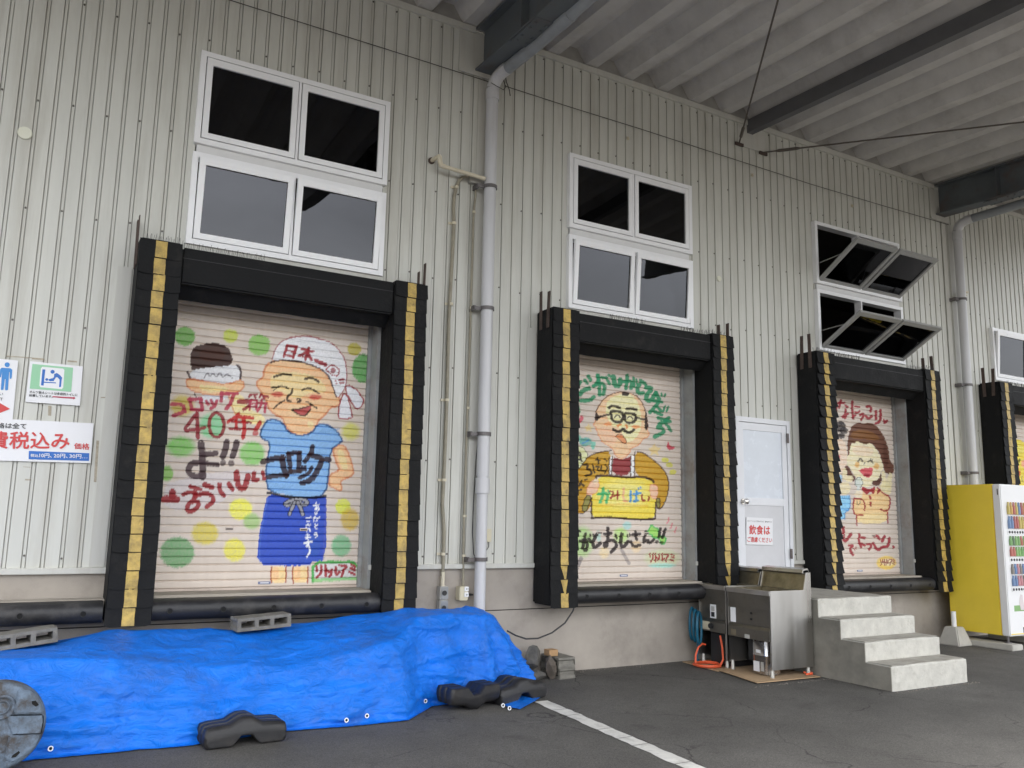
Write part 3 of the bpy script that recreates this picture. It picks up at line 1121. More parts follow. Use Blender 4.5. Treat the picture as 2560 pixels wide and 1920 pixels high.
    m.e(RED, 1065, 585, 38)
    m.s(RED, 24, [(1152, 722), (1215, 710)])
    m.s(RED, 20, [(1157, 762), (1215, 754)])
    m.e(RED, 1105, 732, 15)
    m.e(RED, 1115, 770, 14)
    K = (52, 36, 34)
    for q, w in [([(255, 675), (330, 642), (400, 636), (490, 655)], 28), ([(680, 705), (740, 685), (800, 695), (865, 745)], 30),
                 ([(220, 825), (300, 812), (370, 800), (450, 835)], 18), ([(240, 862), (300, 818)], 12), ([(640, 855), (720, 830), (770, 840), (840, 885), (878, 900)], 20),
                 ([(505, 845), (490, 910), (435, 940), (425, 1005), (480, 1015)], 24), ([(570, 982), (605, 975), (625, 1008), (575, 1025)], 24),
                 ([(395, 1000), (310, 1050), (250, 1110)], 20), ([(690, 1015), (760, 1048), (835, 1105)], 20)]:
        m.s(K, w, q)
    m.e((198, 74, 74), 298, 915, 82, 38, soft=.3)
    m.e((198, 74, 74), 822, 957, 85, 38, soft=.3)
    m.p((188, 92, 94), [(500, 1130), (600, 1120), (690, 1090), (775, 1060), (750, 1140), (690, 1210), (620, 1215), (560, 1180)])
    m.s(K, 15, [(500, 1130), (600, 1122), (690, 1092), (775, 1060)])
    m.s(K, 17, [(500, 1130), (560, 1180), (620, 1214), (690, 1208), (752, 1130)])
    # shirt, arm, apron
    m.frame(*W8)
    m.p(SKIN, [(830, 90), (930, 45), (990, 90), (1060, 300), (1068, 380), (960, 430), (920, 440), (945, 540), (905, 555), (850, 520), (795, 500), (800, 370),
               (920, 340), (880, 250)], line=SKL, lw=16)
    m.p(SKIN2, [(880, 110), (940, 90), (1000, 250), (1000, 330), (930, 310)], a=.7)
    m.frame(*W0)
    SH, SHL = (136, 180, 222), (58, 96, 142)
    m.p(SH, [(675, 610), (755, 635), (780, 690), (850, 715), (920, 700), (955, 645), (1000, 645), (1060, 680), (1100, 740), (1080, 755), (1030, 790),
             (1020, 900), (1000, 1060), (870, 1075), (670, 1040), (655, 940), (665, 840), (685, 755), (620, 720), (632, 670)], line=SHL, lw=9)
    for k in range(9):
        m.s((108, 152, 198), 4, [(960 + k * 12, 700 - k * 2), (985 + k * 12, 672)], a=.6)
        m.s((108, 152, 198), 4, [(675 + k * 14, 1020), (700 + k * 14, 990)], a=.5)
    m.frame(*W8)
    B = (60, 38, 40)
    for q, w in [([(75, 240), (180, 205), (300, 192)], 56), ([(288, 195), (300, 300), (330, 385)], 60), ([(130, 405), (230, 388), (340, 388)], 46),
                 ([(355, 155), (378, 340)], 46), ([(352, 152), (480, 134)], 44), ([(475, 138), (466, 340)], 50), ([(375, 345), (480, 342)], 44),
                 ([(505, 288), (510, 330)], 26), ([(535, 288), (542, 330)], 26), ([(610, 305), (570, 370), (475, 415)], 38),
                 ([(620, 72), (600, 150), (535, 232)], 46), ([(592, 162), (700, 196), (800, 215)], 52), ([(720, 222), (660, 360), (600, 440), (505, 472)], 54)]:
        m.s(B, w, q)
    AP = (38, 84, 188)
    m.p(AP, [(125, 590), (300, 600), (440, 625), (600, 620), (765, 605), (770, 700), (765, 1318), (600, 1325), (598, 1372), (300, 1372), (10, 1366), (30, 1050), (90, 750)])
    m.s((120, 150, 205), 8, [(130, 640), (70, 900), (40, 1150), (40, 1340)], a=.45)
    m.s((105, 110, 185), 14, [(762, 640), (755, 900), (735, 1300)], a=.5)
    m.p((70, 110, 180), [(590, 1020), (710, 1050), (690, 1280), (560, 1260)], a=.35)
    m.p((205, 205, 210), [(150, 580), (250, 575), (440, 625), (400, 640), (240, 605)], a=.8)
    m.s((38, 34, 40), 24, [(125, 575), (250, 602), (400, 628), (560, 636), (760, 612)])
    G = (160, 160, 166)
    for q in ([(440, 645), (350, 668), (312, 700), (360, 722), (440, 660)], [(440, 645), (530, 650), (570, 690), (520, 715), (440, 660)],
              [(425, 680), (395, 740), (365, 810)], [(455, 680), (490, 750), (512, 815)]):
        m.s((38, 34, 40), 42, q)
        m.s(G, 26, q)
    Wt = (232, 234, 238)
    for q, w in [([(630, 715), (690, 706)], 12), ([(655, 685), (660, 760)], 12), ([(685, 722), (648, 765), (640, 748), (668, 735), (692, 746), (680, 766)], 10),
                 ([(645, 782), (648, 805)], 12), ([(670, 778), (668, 800), (655, 815)], 12), ([(625, 852), (668, 846), (668, 880), (655, 885)], 12),
                 ([(645, 835), (632, 886)], 12), ([(678, 846), (686, 866)], 10), ([(692, 838), (697, 850)], 9), ([(640, 922), (650, 942)], 12),
                 ([(672, 924), (640, 945), (645, 962), (672, 962)], 12), ([(645, 1010), (660, 1016)], 12), ([(640, 1032), (670, 1026), (668, 1050), (650, 1066)], 12),
                 ([(550, 850), (585, 850)], 12), ([(548, 880), (582, 885)], 12), ([(595, 838), (606, 848)], 9), ([(545, 930), (595, 924)], 11),
                 ([(565, 918), (585, 945)], 11), ([(550, 950), (555, 966), (590, 966)], 11), ([(550, 985), (555, 1005)], 12), ([(585, 980), (595, 1000)], 12),
                 ([(540, 1040), (586, 1040)], 12), ([(538, 1060), (592, 1060)], 12), ([(565, 1025), (565, 1082), (548, 1082)], 12),
                 ([(525, 1122), (612, 1110)], 18), ([(570, 1095), (576, 1160), (548, 1162), (560, 1140), (585, 1160), (590, 1220), (555, 1280)], 17)]:
        m.s(Wt, w, q)
    for x0 in (165, 402):
        m.p((244, 208, 160), [(x0, 1378), (x0 + 160, 1378), (x0 + 165, 1470), (x0 + 165, 1562), (x0, 1562), (x0 - 8, 1470)])
        m.p((240, 186, 150), [(x0 + 10, 1385), (x0 + 90, 1385), (x0 + 80, 1540), (x0 + 10, 1540)], a=.5)
        m.s((172, 98, 72), 14, [(x0 + 5, 1380), (x0 - 6, 1470), (x0 + 5, 1560)])
        m.s((172, 98, 72), 14, [(x0 + 160, 1380), (x0 + 166, 1470), (x0 + 160, 1560)])
    m.p((216, 213, 214), [(618, 1335), (1115, 1330), (1110, 1530), (615, 1545)])
    m.s((78, 172, 88), 26, [(620, 1545), (620, 1338), (870, 1332), (1115, 1330), (1108, 1530)])
    m.s((120, 195, 110), 30, [(640, 1532), (1090, 1515)], a=.75)
    R2 = (160, 42, 52)
    for q in ([(660, 1380), (666, 1432)], [(716, 1370), (716, 1450), (662, 1500)], [(760, 1368), (760, 1488)], [(766, 1422), (802, 1442)],
              [(828, 1410), (826, 1460), (800, 1490)], [(872, 1390), (872, 1480), (912, 1440)], [(908, 1366), (1000, 1372), (958, 1420)], [(955, 1420), (935, 1490)],
              [(1040, 1360), (1080, 1384)], [(1035, 1400), (1080, 1420)], [(1020, 1440), (1075, 1465)]):
        m.s(R2, 26, q)
    # lettering on the left
    m.frame(*W7)
    A, D2, D3, D4 = (182, 70, 92), (150, 44, 56), (84, 66, 70), (156, 40, 46)
    for c, q, w in [(A, [(140, 250), (280, 245), (302, 330)], 42), (A, [(302, 340), (170, 382)], 42), (A, [(365, 180), (386, 310)], 42), (A, [(352, 190), (500, 182)], 42),
                    (A, [(495, 185), (518, 310)], 42), (A, [(385, 315), (520, 312)], 36), (A, [(565, 210), (590, 245)], 34), (A, [(620, 202), (642, 235)], 34),
                    (A, [(692, 205), (672, 270), (620, 300)], 36), (A, [(755, 100), (745, 210)], 38), (A, [(755, 120), (945, 116)], 38),
                    (A, [(902, 120), (872, 220), (810, 300)], 42), (D2, [(965, 215), (1080, 215)], 50),
                    (D2, [(1110, 130), (1180, 125)], 24), (D2, [(1112, 125), (1088, 160)], 24), (D2, [(1150, 132), (1165, 168)], 24), (D2, [(1230, 130), (1320, 160)], 28),
                    (D2, [(1232, 130), (1215, 162)], 24), (D2, [(1262, 150), (1272, 182)], 24), (A, [(1110, 200), (1090, 315)], 26), (A, [(1100, 200), (1180, 200)], 24),
                    (A, [(1182, 200), (1176, 310)], 26), (A, [(1110, 240), (1175, 240)], 18), (A, [(1108, 275), (1175, 275)], 18), (D2, [(1195, 232), (1295, 232)], 28),
                    (A, [(1290, 235), (1276, 340)], 28), (A, [(1242, 190), (1232, 270), (1190, 330)], 28), (D2, [(1020, 310), (1080, 270)], 36),
                    (D2, [(442, 360), (370, 460), (285, 570), (420, 560), (545, 530)], 38), (D2, [(450, 360), (456, 500), (462, 650)], 44),
                    ((190, 44, 46), [(962, 362), (900, 420), (832, 460)], 36), ((190, 44, 46), [(940, 400), (1130, 412)], 36), (D2, [(880, 460), (1112, 470)], 26),
                    ((190, 44, 46), [(930, 430), (932, 540)], 32), (D2, [(850, 545), (1140, 556)], 24), ((190, 44, 46), [(1020, 410), (1030, 540), (1016, 650)], 46),
                    ((185, 44, 50), [(1222, 470), (1172, 550)], 46),
                    (D3, [(500, 725), (520, 900), (520, 1130)], 74), (D3, [(505, 860), (680, 846)], 58), (D3, [(505, 962), (700, 986)], 54),
                    (D3, [(500, 952), (380, 970), (340, 1040), (370, 1110), (460, 1132), (520, 1092)], 62), (D3, [(815, 705), (800, 800), (768, 885)], 66),
                    (D3, [(935, 715), (915, 800), (888, 875)], 66),
                    (D4, [(282, 1350), (360, 1312), (440, 1340)], 42), (D4, [(370, 1252), (490, 1286)], 46),
                    (D4, [(430, 1330), (420, 1400), (335, 1480), (330, 1550), (400, 1558), (478, 1480), (460, 1425), (380, 1440)], 48),
                    (D4, [(430, 1370), (560, 1322), (650, 1370), (650, 1440), (570, 1498)], 48), (D4, [(545, 1228), (635, 1262)], 54),
                    (D4, [(725, 1222), (732, 1310), (780, 1360)], 48), (D4, [(840, 1218), (880, 1280)], 52),
                    (D4, [(935, 1085), (942, 1200), (980, 1280), (1040, 1265), (1075, 1125)], 64), (D4, [(1150, 1085), (1132, 1180), (1190, 1165)], 48),
                    (D4, [(1255, 1072), (1270, 1160)], 42), (D4, [(150, 1320), (150, 1370)], 76), (D4, [(50, 1405), (200, 1405)], 84)]:
        m.s(c, w, q)
    m.s(D2, 38, ell(690, 500, 92, 150, 22), closed=True)
    m.e((185, 44, 50), 1165, 600, 36)
    m.e(D3, 770, 962, 36)
    m.e(D3, 870, 966, 38)


def mural_glasses(m):
    Fa, Fb = (1430, 900, .17481), (1430, 1160, .17481)
    GN, BR, K = (58, 150, 110), (72, 46, 40), (48, 36, 38)
    m.frame(*Fa)
    for q, w in [([(65, 325), (125, 312)], 44), ([(70, 352), (110, 350)], 30), ([(180, 285), (220, 335)], 40), ([(235, 232), (265, 290)], 46), ([(112, 490), (160, 430), (245, 408)], 58),
                 ([(125, 582), (260, 580), (312, 528)], 50), ([(70, 615), (95, 740)], 46), ([(362, 215), (375, 300), (312, 380)], 42), ([(305, 372), (420, 322), (478, 380), (450, 490)], 48),
                 ([(372, 220), (388, 350), (398, 500)], 48), ([(425, 250), (500, 256)], 38), ([(525, 215), (555, 235)], 34), ([(500, 280), (540, 340)], 38),
                 ([(592, 235), (612, 370), (680, 368), (690, 285)], 62), ([(790, 222), (786, 320), (770, 405)], 44), ([(732, 312), (862, 302), (842, 405)], 46),
                 ([(880, 250), (890, 380)], 36), ([(922, 282), (932, 340)], 28), ([(980, 292), (1055, 350)], 46), ([(965, 350), (925, 430), (970, 490), (1015, 470)], 52),
                 ([(1062, 392), (1155, 412), (1062, 500), (1062, 575), (1130, 585), (1200, 470)], 56), ([(1200, 470), (1245, 555)], 52), ([(1280, 480), (1290, 520)], 26),
                 ([(1330, 490), (1330, 522)], 28), ([(1170, 590), (1285, 600)], 42), ([(1230, 620), (1112, 750)], 46), ([(1182, 742), (1280, 782)], 46), ([(1222, 670), (1272, 730)], 38),
                 ([(1332, 660), (1302, 735)], 28), ([(1380, 670), (1350, 738)], 28), ([(1232, 832), (1400, 880)], 46), ([(1380, 832), (1205, 955), (1300, 980), (1312, 1040), (1182, 1098)], 52),
                 ([(1340, 900), (1412, 1012)], 40)]:
        m.s(GN, w, q)
    m.p((214, 110, 124), [(62, 815), (100, 845), (145, 775), (172, 830), (125, 912), (80, 860)])
    m.p((204, 90, 104), [(1365, 1150), (1400, 1230), (1490, 1240), (1430, 1290), (1355, 1278)])
    for cx, cy, r in ((240, 975, 75), (1180, 1290, 110)):
        st = [(cx + (r if k % 2 == 0 else r * .42) * math.sin(k * math.pi / 5), cy - (r if k % 2 == 0 else r * .42) * math.cos(k * math.pi / 5)) for k in range(10)]
        m.p((226, 204, 140), st, a=.75)
    for x, y in ((1330, 1430), (1392, 1500), (1440, 1602)):
        m.e((212, 208, 74), x, y, 50, 38)
    m.e((84, 176, 165), 195, 1170, 92, 62)
    m.p((110, 195, 175), [(65, 1040), (120, 1080), (130, 1140), (65, 1180)], a=.8)
    m.p((110, 195, 175), [(270, 1170), (345, 1160), (320, 1290), (270, 1270)], a=.8)
    m.s((80, 140, 205), 20, [(150, 1190), (240, 1150)], a=.7)
    m.e((226, 230, 180), 90, 1400, 135, 175, soft=.06)
    m.s((120, 118, 110), 9, [(100, 1222), (170, 1260), (190, 1300), (225, 1330), (220, 1390), (215, 1440), (170, 1470)])
    for q in ([(70, 1310), (65, 1480)], [(70, 1310), (120, 1320), (130, 1440), (145, 1450)], [(70, 1370), (118, 1372)], [(70, 1420), (120, 1425)]):
        m.s(K, 24, q)
    # head
    m.p((240, 202, 166), [(330, 900), (345, 720), (430, 580), (560, 480), (740, 450), (900, 490), (1000, 590), (1060, 760), (1090, 930), (1075, 1010), (1112, 1050), (1080, 1110),
                          (1020, 1120), (960, 1220), (840, 1260), (830, 1330), (740, 1412), (640, 1402), (590, 1290), (570, 1250), (450, 1190), (380, 1080), (345, 970), (300, 930)],
        line=(224, 160, 120), lw=12)
    m.p((236, 234, 190), [(500, 560), (740, 470), (900, 520), (980, 700), (1000, 960), (900, 1150), (760, 1180), (700, 980), (560, 940), (480, 760)], a=.8)
    m.p((244, 196, 172), [(360, 960), (560, 960), (640, 1100), (620, 1230), (450, 1160)], a=.6)
    m.s(BR, 10, [(345, 720), (430, 580), (560, 480), (740, 450), (900, 490), (1000, 590), (1060, 760)])
    m.p(K, [(722, 448), (828, 460), (806, 520), (700, 506)])
    m.p(K, [(352, 700), (365, 790), (440, 802), (345, 875), (322, 862), (335, 760)])
    m.p(K, [(1050, 690), (1088, 880), (1092, 950), (1070, 1012), (1043, 1000), (1040, 900)])
    for q, w in [([(530, 682), (570, 655), (630, 662), (690, 685)], 32), ([(785, 700), (850, 687), (925, 716)], 32), ([(730, 800), (762, 806)], 28), ([(550, 775), (440, 800), (365, 822)], 24),
                 ([(915, 822), (1040, 852)], 26), ([(610, 822), (650, 770), (690, 822)], 17), ([(790, 836), (830, 800), (870, 842)], 17),
                 ([(590, 990), (650, 1030), (700, 1015), (725, 985)], 34), ([(740, 990), (790, 1040), (840, 1040), (885, 1000)], 34)]:
        m.s(K, w, q)
    m.s(K, 34, [(565, 728), (700, 738), (735, 780), (720, 862), (690, 892), (610, 886), (568, 840), (556, 760)], closed=True)
    m.s(K, 34, [(765, 756), (882, 768), (918, 810), (902, 872), (840, 904), (780, 892), (752, 840), (756, 780)], closed=True)
    m.e((232, 160, 106), 520, 915, 58, 26)
    m.e((232, 160, 106), 915, 956, 54, 26)
    m.s((228, 158, 100), 22, [(700, 920), (650, 935), (660, 955)])
    m.s((228, 158, 100), 22, [(770, 930), (800, 955), (780, 972)])
    m.p((222, 156, 112), [(620, 1085), (680, 1055), (750, 1090), (790, 1190), (750, 1202), (660, 1130)], line=(120, 72, 56), lw=9)
    # coat and box
    m.frame(*Fb)
    CO = (202, 160, 46)
    m.p(CO, [(40, 130), (150, 10), (230, -110), (400, -170), (560, -190), (560, 160), (360, 150), (340, 190), (300, 250), (200, 430), (270, 470), (270, 600), (200, 700), (40, 712)])
    m.p(CO, [(900, -180), (1010, -170), (1240, 0), (1360, 150), (1390, 300), (1360, 480), (1290, 620), (1250, 652), (1200, 600), (1180, 480), (1150, 230), (900, 172)])
    m.p((150, 54, 60), [(590, -110), (640, -80), (720, -60), (800, -90), (845, -120), (842, 165), (570, 160)])
    m.p((232, 232, 234), [(540, -110), (578, -105), (568, 160), (535, 152)])
    m.p((232, 232, 234), [(845, -122), (895, -122), (890, 180), (840, 170)])
    for q in ([(55, 120), (150, 10), (230, -110), (400, -172), (565, -192)], [(905, -180), (1010, -170), (1240, 0), (1360, 150), (1390, 300), (1360, 480), (1290, 620), (1250, 652), (1210, 600)],
              [(40, 712), (130, 716), (200, 690), (270, 500)], [(575, -110), (566, 160)], [(532, -100), (530, 150)], [(898, -170), (892, 180)], [(842, -110), (838, 170)]):
        m.s(BR, 13, q)
    m.p((234, 214, 88), [(340, 172), (700, 182), (1160, 215), (1180, 400), (1200, 560), (1192, 790), (900, 792), (500, 765), (282, 772), (272, 560), (272, 470), (300, 430)])
    m.e((238, 228, 160), 740, 430, 360, 190, a=.75, soft=.6)
    m.s((226, 180, 70), 22, [(420, 590), (700, 575), (1080, 600)], a=.5)
    for q, w in [([(345, 200), (360, 160), (600, 172), (850, 195), (1000, 178), (1150, 220), (1168, 260)], 28), ([(282, 480), (276, 640), (286, 772)], 20),
                 ([(286, 772), (450, 758), (700, 770), (930, 800), (1190, 785)], 26), ([(1190, 785), (1200, 560)], 18)]:
        m.s(BR, w, q)
    m.p((150, 148, 92), [(200, 440), (282, 462), (240, 590), (200, 690), (132, 660)], line=BR, lw=12)
    m.p((150, 148, 92), [(1200, 490), (1262, 490), (1256, 640), (1212, 620)], line=BR, lw=12)
    m.p((240, 196, 172), [(300, 215), (392, 230), (392, 330), (340, 420), (250, 452), (203, 400), (230, 310)], line=(220, 150, 110), lw=7)
    m.e((246, 222, 200), 340, 250, 42, 26)
    m.p((240, 196, 172), [(1130, 285), (1220, 300), (1232, 400), (1215, 500), (1150, 505), (1112, 420), (1112, 330)], line=(220, 150, 110), lw=7)
    for c, q, w in [((86, 186, 128), [(380, 430), (520, 412), (495, 550)], 36), ((86, 186, 128), [(450, 350), (442, 450), (402, 550)], 38), ((86, 186, 128), [(515, 375), (540, 425)], 26),
                    (RED, [(540, 392), (600, 392), (560, 500), (540, 480), (620, 452), (682, 440)], 22), (RED, [(652, 388), (650, 500)], 22),
                    ((236, 186, 150), [(742, 345), (732, 520), (792, 532)], 26), ((84, 156, 208), [(840, 392), (840, 530)], 32), ((84, 156, 208), [(880, 430), (980, 416)], 28),
                    ((84, 156, 208), [(922, 390), (916, 545), (880, 530), (945, 522)], 28), ((84, 156, 208), [(945, 342), (958, 368)], 16), ((84, 156, 208), [(972, 325), (986, 352)], 16),
                    (RED, [(1000, 440), (1000, 520), (1042, 522)], 24), (RED, [(1102, 470), (1092, 522)], 24)]:
        m.s(c, w, q)
    for q, w in [([(165, 15), (240, 2), (205, 70), (272, 82), (280, 150), (200, 165)], 28), ([(298, 5), (322, 125)], 22), ([(340, 35), (400, 30), (355, 80), (400, 100)], 18),
                 ([(425, 20), (410, 90), (465, 95)], 18), ([(480, 10), (512, 60), (470, 125)], 20), ([(340, -60), (400, -55)], 20), ([(370, -85), (382, 0)], 20), ([(470, -75), (500, -40)], 18),
                 ([(80, 240), (112, 292)], 22), ([(135, 235), (130, 290), (172, 312)], 22), ([(180, 232), (215, 218)], 20), ([(75, 382), (132, 366)], 24), ([(60, 430), (80, 432)], 24),
                 ([(85, 320), (120, 300)], 18)]:
        m.s(K, w, q)
    # bottom lettering over faded spots
    for c, x, y, rx, ry in [((166, 214, 122), 150, 1110, 150, 210), ((176, 220, 112), 700, 1020, 105, 110), ((160, 216, 214), 790, 880, 60, 60), ((168, 214, 206), 380, 1030, 35, 80),
                            ((206, 216, 172), 1290, 1350, 240, 130), ((164, 224, 220), 1290, 1452, 190, 34), ((232, 214, 170), 460, 1270, 70, 80), ((236, 210, 170), 920, 1180, 70, 90)]:
        m.e(c, x, y, rx, ry, a=.7, soft=.4)
    m.p((168, 216, 116), [(1145, 860), (1175, 910), (1240, 930), (1240, 1030), (1350, 1040), (1330, 1140), (1270, 1150), (1250, 1060), (1160, 1060), (1140, 1010), (1080, 1000), (1100, 930)],
        line=(100, 186, 110), lw=20)
    m.s((166, 156, 152), 42, [(712, 1235), (812, 1420)], a=.85)
    m.s((150, 142, 140), 52, [(130, 1350), (60, 1512)], a=.85)
    for q, w in [([(50, 965), (112, 962)], 34), ([(120, 1100), (222, 1082), (212, 1235), (180, 1230)], 42), ([(192, 1002), (172, 1120), (150, 1200)], 42), ([(240, 1070), (270, 1112)], 36),
                 ([(258, 1010), (270, 1032)], 22), ([(300, 1000), (310, 1022)], 22), ([(55, 1085), (66, 1110)], 36), ([(55, 1190), (70, 1200)], 34), ([(352, 1010), (292, 1120), (322, 1208), (408, 1132)], 46),
                 ([(510, 915), (520, 1050), (490, 1200), (450, 1150), (520, 1092), (620, 1090), (640, 1180), (560, 1258)], 42), ([(462, 1002), (562, 990)], 38), ([(622, 1012), (642, 1060)], 30),
                 ([(712, 1000), (692, 1130), (722, 1208), (800, 1112)], 46), ([(790, 1012), (802, 1040)], 20), ([(824, 1000), (832, 1030)], 20), ([(862, 1010), (968, 1000)], 36), ([(910, 972), (922, 1080)], 36),
                 ([(842, 1112), (882, 1190), (970, 1160)], 38), ([(1060, 972), (1012, 1130), (1080, 1072), (1102, 1140), (1170, 1082)], 38), ([(1265, 922), (1242, 1045)], 38), ([(1335, 932), (1292, 1055)], 38)]:
        m.s(K, w, q)
    m.e(K, 1215, 1112, 24)
    m.e(K, 1285, 1122, 26)
    for q in ([(1115, 1280), (1120, 1332)], [(1160, 1275), (1156, 1360), (1125, 1400)], [(1195, 1280), (1195, 1390)], [(1200, 1330), (1226, 1350)], [(1250, 1290), (1246, 1350), (1230, 1372)],
              [(1290, 1280), (1290, 1380), (1322, 1350)], [(1322, 1290), (1390, 1290), (1360, 1330)], [(1355, 1330), (1345, 1395)], [(1422, 1290), (1460, 1310)], [(1420, 1326), (1460, 1346)],
              [(1410, 1366), (1455, 1386)]):
        m.s((164, 48, 54), 20, q)
    for q in ([(1380, 770), (1385, 810), (1355, 850)], [(1430, 850), (1425, 900), (1400, 915)], [(1490, 910), (1470, 980)]):
        m.s((222, 130, 140), 18, q, a=.8)


def mural_girl(m):
    Fa, Fb = (2070, 980, .14472), (2070, 1200, .14472)
    R3 = (162, 42, 58)
    m.frame(*Fa)
    for q, w in [([(140, 230), (142, 340)], 40), ([(175, 196), (285, 186)], 36), ([(222, 140), (192, 270)], 38), ([(300, 228), (340, 262)], 34),
                 ([(302, 300), (302, 380), (242, 435), (300, 452), (312, 395), (348, 372)], 36), ([(420, 162), (416, 300), (436, 455)], 40), ([(470, 250), (540, 260)], 32),
                 ([(470, 345), (500, 366), (545, 332)], 32), ([(552, 400), (612, 362), (612, 420), (572, 480)], 36), ([(672, 255), (722, 242), (752, 290), (732, 336)], 40),
                 ([(652, 412), (702, 468), (760, 412)], 40), ([(832, 332), (826, 468)], 40), ([(906, 312), (912, 450), (890, 520), (822, 545)], 40), ([(440, 420), (475, 400)], 30)]:
        m.s(R3, w, q)
    m.p(R3, [(955, 450), (985, 490), (1030, 468), (1048, 510), (962, 572)])
    for x, y, rx, ry in ((190, 600, 120, 90), (275, 665, 72, 62), (225, 760, 70, 45), (230, 530, 45, 30)):
        m.e((50, 44, 50), x, y, rx, ry, a=.97, soft=.05)
    m.p((246, 214, 196), [(120, 800), (280, 822), (330, 1000), (330, 1280), (250, 1400), (160, 1420), (120, 1100)])
    m.e((218, 90, 110), 175, 1125, 36, 46)
    m.p((248, 224, 194), [(400, 880), (520, 830), (740, 870), (870, 1030), (920, 1180), (965, 1250), (955, 1330), (900, 1392), (890, 1500), (760, 1552), (750, 1640), (590, 1640), (480, 1480),
                          (380, 1300), (330, 1250), (330, 1120), (380, 1000)])
    m.p((250, 208, 190), [(420, 920), (700, 920), (820, 1040), (700, 1120), (430, 1080)], a=.5)
    m.p((112, 70, 52), [(342, 1100), (333, 880), (370, 680), (430, 570), (520, 525), (620, 552), (700, 525), (820, 560), (920, 690), (1000, 830), (1050, 1000), (1070, 1210), (1130, 1230),
                        (1142, 1400), (1060, 1425), (980, 1385), (958, 1300), (950, 1240), (920, 1170), (890, 1050), (800, 940), (730, 868), (690, 902), (600, 902), (510, 838), (450, 892),
                        (400, 880), (382, 980), (362, 1100)])
    m.p((148, 106, 62), [(400, 690), (560, 640), (800, 700), (930, 840), (760, 830), (520, 800), (390, 800)], a=.65)
    m.p((88, 52, 42), [(960, 900), (1010, 900), (1050, 1200), (1000, 1330), (960, 1240)], a=.5)
    m.p((104, 62, 50), [(270, 1290), (330, 1268), (380, 1310), (420, 1420), (482, 1470), (452, 1562), (418, 1540), (400, 1460), (332, 1450), (330, 1350)])
    m.p((98, 58, 48), [(910, 1380), (942, 1540), (870, 1622), (760, 1605), (750, 1552), (880, 1510)])
    for q, w in [([(525, 1205), (545, 1152), (572, 1152), (606, 1206)], 22), ([(700, 1202), (740, 1172), (776, 1222)], 20), ([(740, 1170), (735, 1150)], 10), ([(760, 1180), (772, 1158)], 10),
                 ([(620, 1252), (630, 1220), (656, 1230)], 11)]:
        m.s((60, 52, 56), w, q)
    m.e((224, 180, 104), 505, 1256, 38, 52, soft=.4)
    m.e((224, 180, 104), 840, 1282, 48, 56, soft=.4)
    m.p((214, 98, 110), [(535, 1340), (650, 1312), (780, 1300), (772, 1410), (720, 1482), (660, 1482), (580, 1420)])
    m.e((152, 44, 58), 672, 1436, 54, 32)
    m.e((150, 200, 232), 200, 1490, 46, 70)
    for x, y, rx, ry in ((290, 1420, 40, 110), (370, 1500, 70, 60), (960, 1450, 36, 90), (1075, 1470, 36, 80), (1020, 1580, 90, 90)):
        m.e((244, 222, 184), x, y, rx, ry, soft=.08)
    m.frame(*Fb)
    m.e((244, 222, 186), 295, 140, 92, 112, soft=.08)
    m.e((240, 222, 180), 1000, 150, 100, 120, soft=.08)
    m.p((150, 204, 236), [(185, 260), (290, 268), (370, 262), (392, 400), (362, 530), (292, 552), (290, 682), (185, 682)])
    m.s((82, 150, 206), 14, [(372, 262), (392, 400), (362, 530), (292, 552), (290, 682)])
    for k in range(5):
        m.s((82, 150, 206), 9, [(215 + k * 32, 270), (220 + k * 32, 318)])
    m.s((82, 150, 206), 14, [(190, 500), (300, 520), (362, 525)])
    m.p((246, 204, 156), [(590, 170), (650, 262), (760, 245), (850, 110), (960, 250), (1082, 292), (1062, 510), (1032, 560), (1032, 742), (500, 762), (490, 610), (442, 510), (432, 400), (460, 320), (600, 300)])
    m.p((250, 222, 180), [(520, 590), (1020, 560), (1020, 750), (510, 760)], a=.5)
    m.e((246, 220, 196), 530, 250, 70, 72)
    m.p((164, 40, 52), [(590, 105), (680, 160), (760, 150), (800, 95), (822, 180), (792, 250), (722, 200), (672, 262), (575, 172)])
    m.p((164, 40, 52), [(890, 140), (918, 180), (840, 262), (850, 190)])
    for q, w in [([(455, 312), (436, 420), (436, 530), (476, 610), (605, 606)], 22), ([(460, 318), (600, 328), (642, 430), (630, 530)], 22), ([(852, 130), (960, 240), (1080, 290), (1064, 500), (980, 552), (910, 500)], 22),
                 ([(490, 620), (500, 785)], 20), ([(1030, 560), (1032, 742)], 20)]:
        m.s((164, 40, 52), w, q)
    m.s((164, 40, 52), 32, [(722, 280), (732, 318)])
    m.s((164, 40, 52), 32, [(732, 385), (740, 440)])
    m.e((206, 216, 212), 535, 40, 66, 88, soft=.05)
    m.s((60, 60, 62), 9, ell(535, 40, 66, 88, 20), closed=True)
    m.s((214, 218, 216), 44, [(526, 130), (526, 160)])
    m.s((90, 88, 88), 8, [(500, 350), (505, 425), (550, 425), (555, 350)])
    for q, w in [([(268, 825), (262, 1020), (300, 1068), (400, 932)], 46), ([(362, 1132), (442, 1126), (372, 1200), (432, 1290)], 38), ([(450, 1180), (462, 1212)], 16), ([(480, 1160), (492, 1192)], 16),
                 ([(542, 935), (532, 1060), (572, 1160)], 36), ([(578, 995), (640, 1000)], 34), ([(582, 1102), (632, 1130)], 40), ([(682, 1112), (742, 1112), (742, 1170), (712, 1200)], 38),
                 ([(802, 972), (852, 958), (890, 1020)], 42), ([(782, 1092), (832, 1190), (880, 1212), (920, 1172)], 42), ([(976, 975), (932, 1060)], 44), ([(1060, 1012), (1042, 1140), (952, 1160)], 46)]:
        m.s(R3, w, q)
    m.p(R3, [(1098, 1108), (1168, 1160), (1120, 1204)])
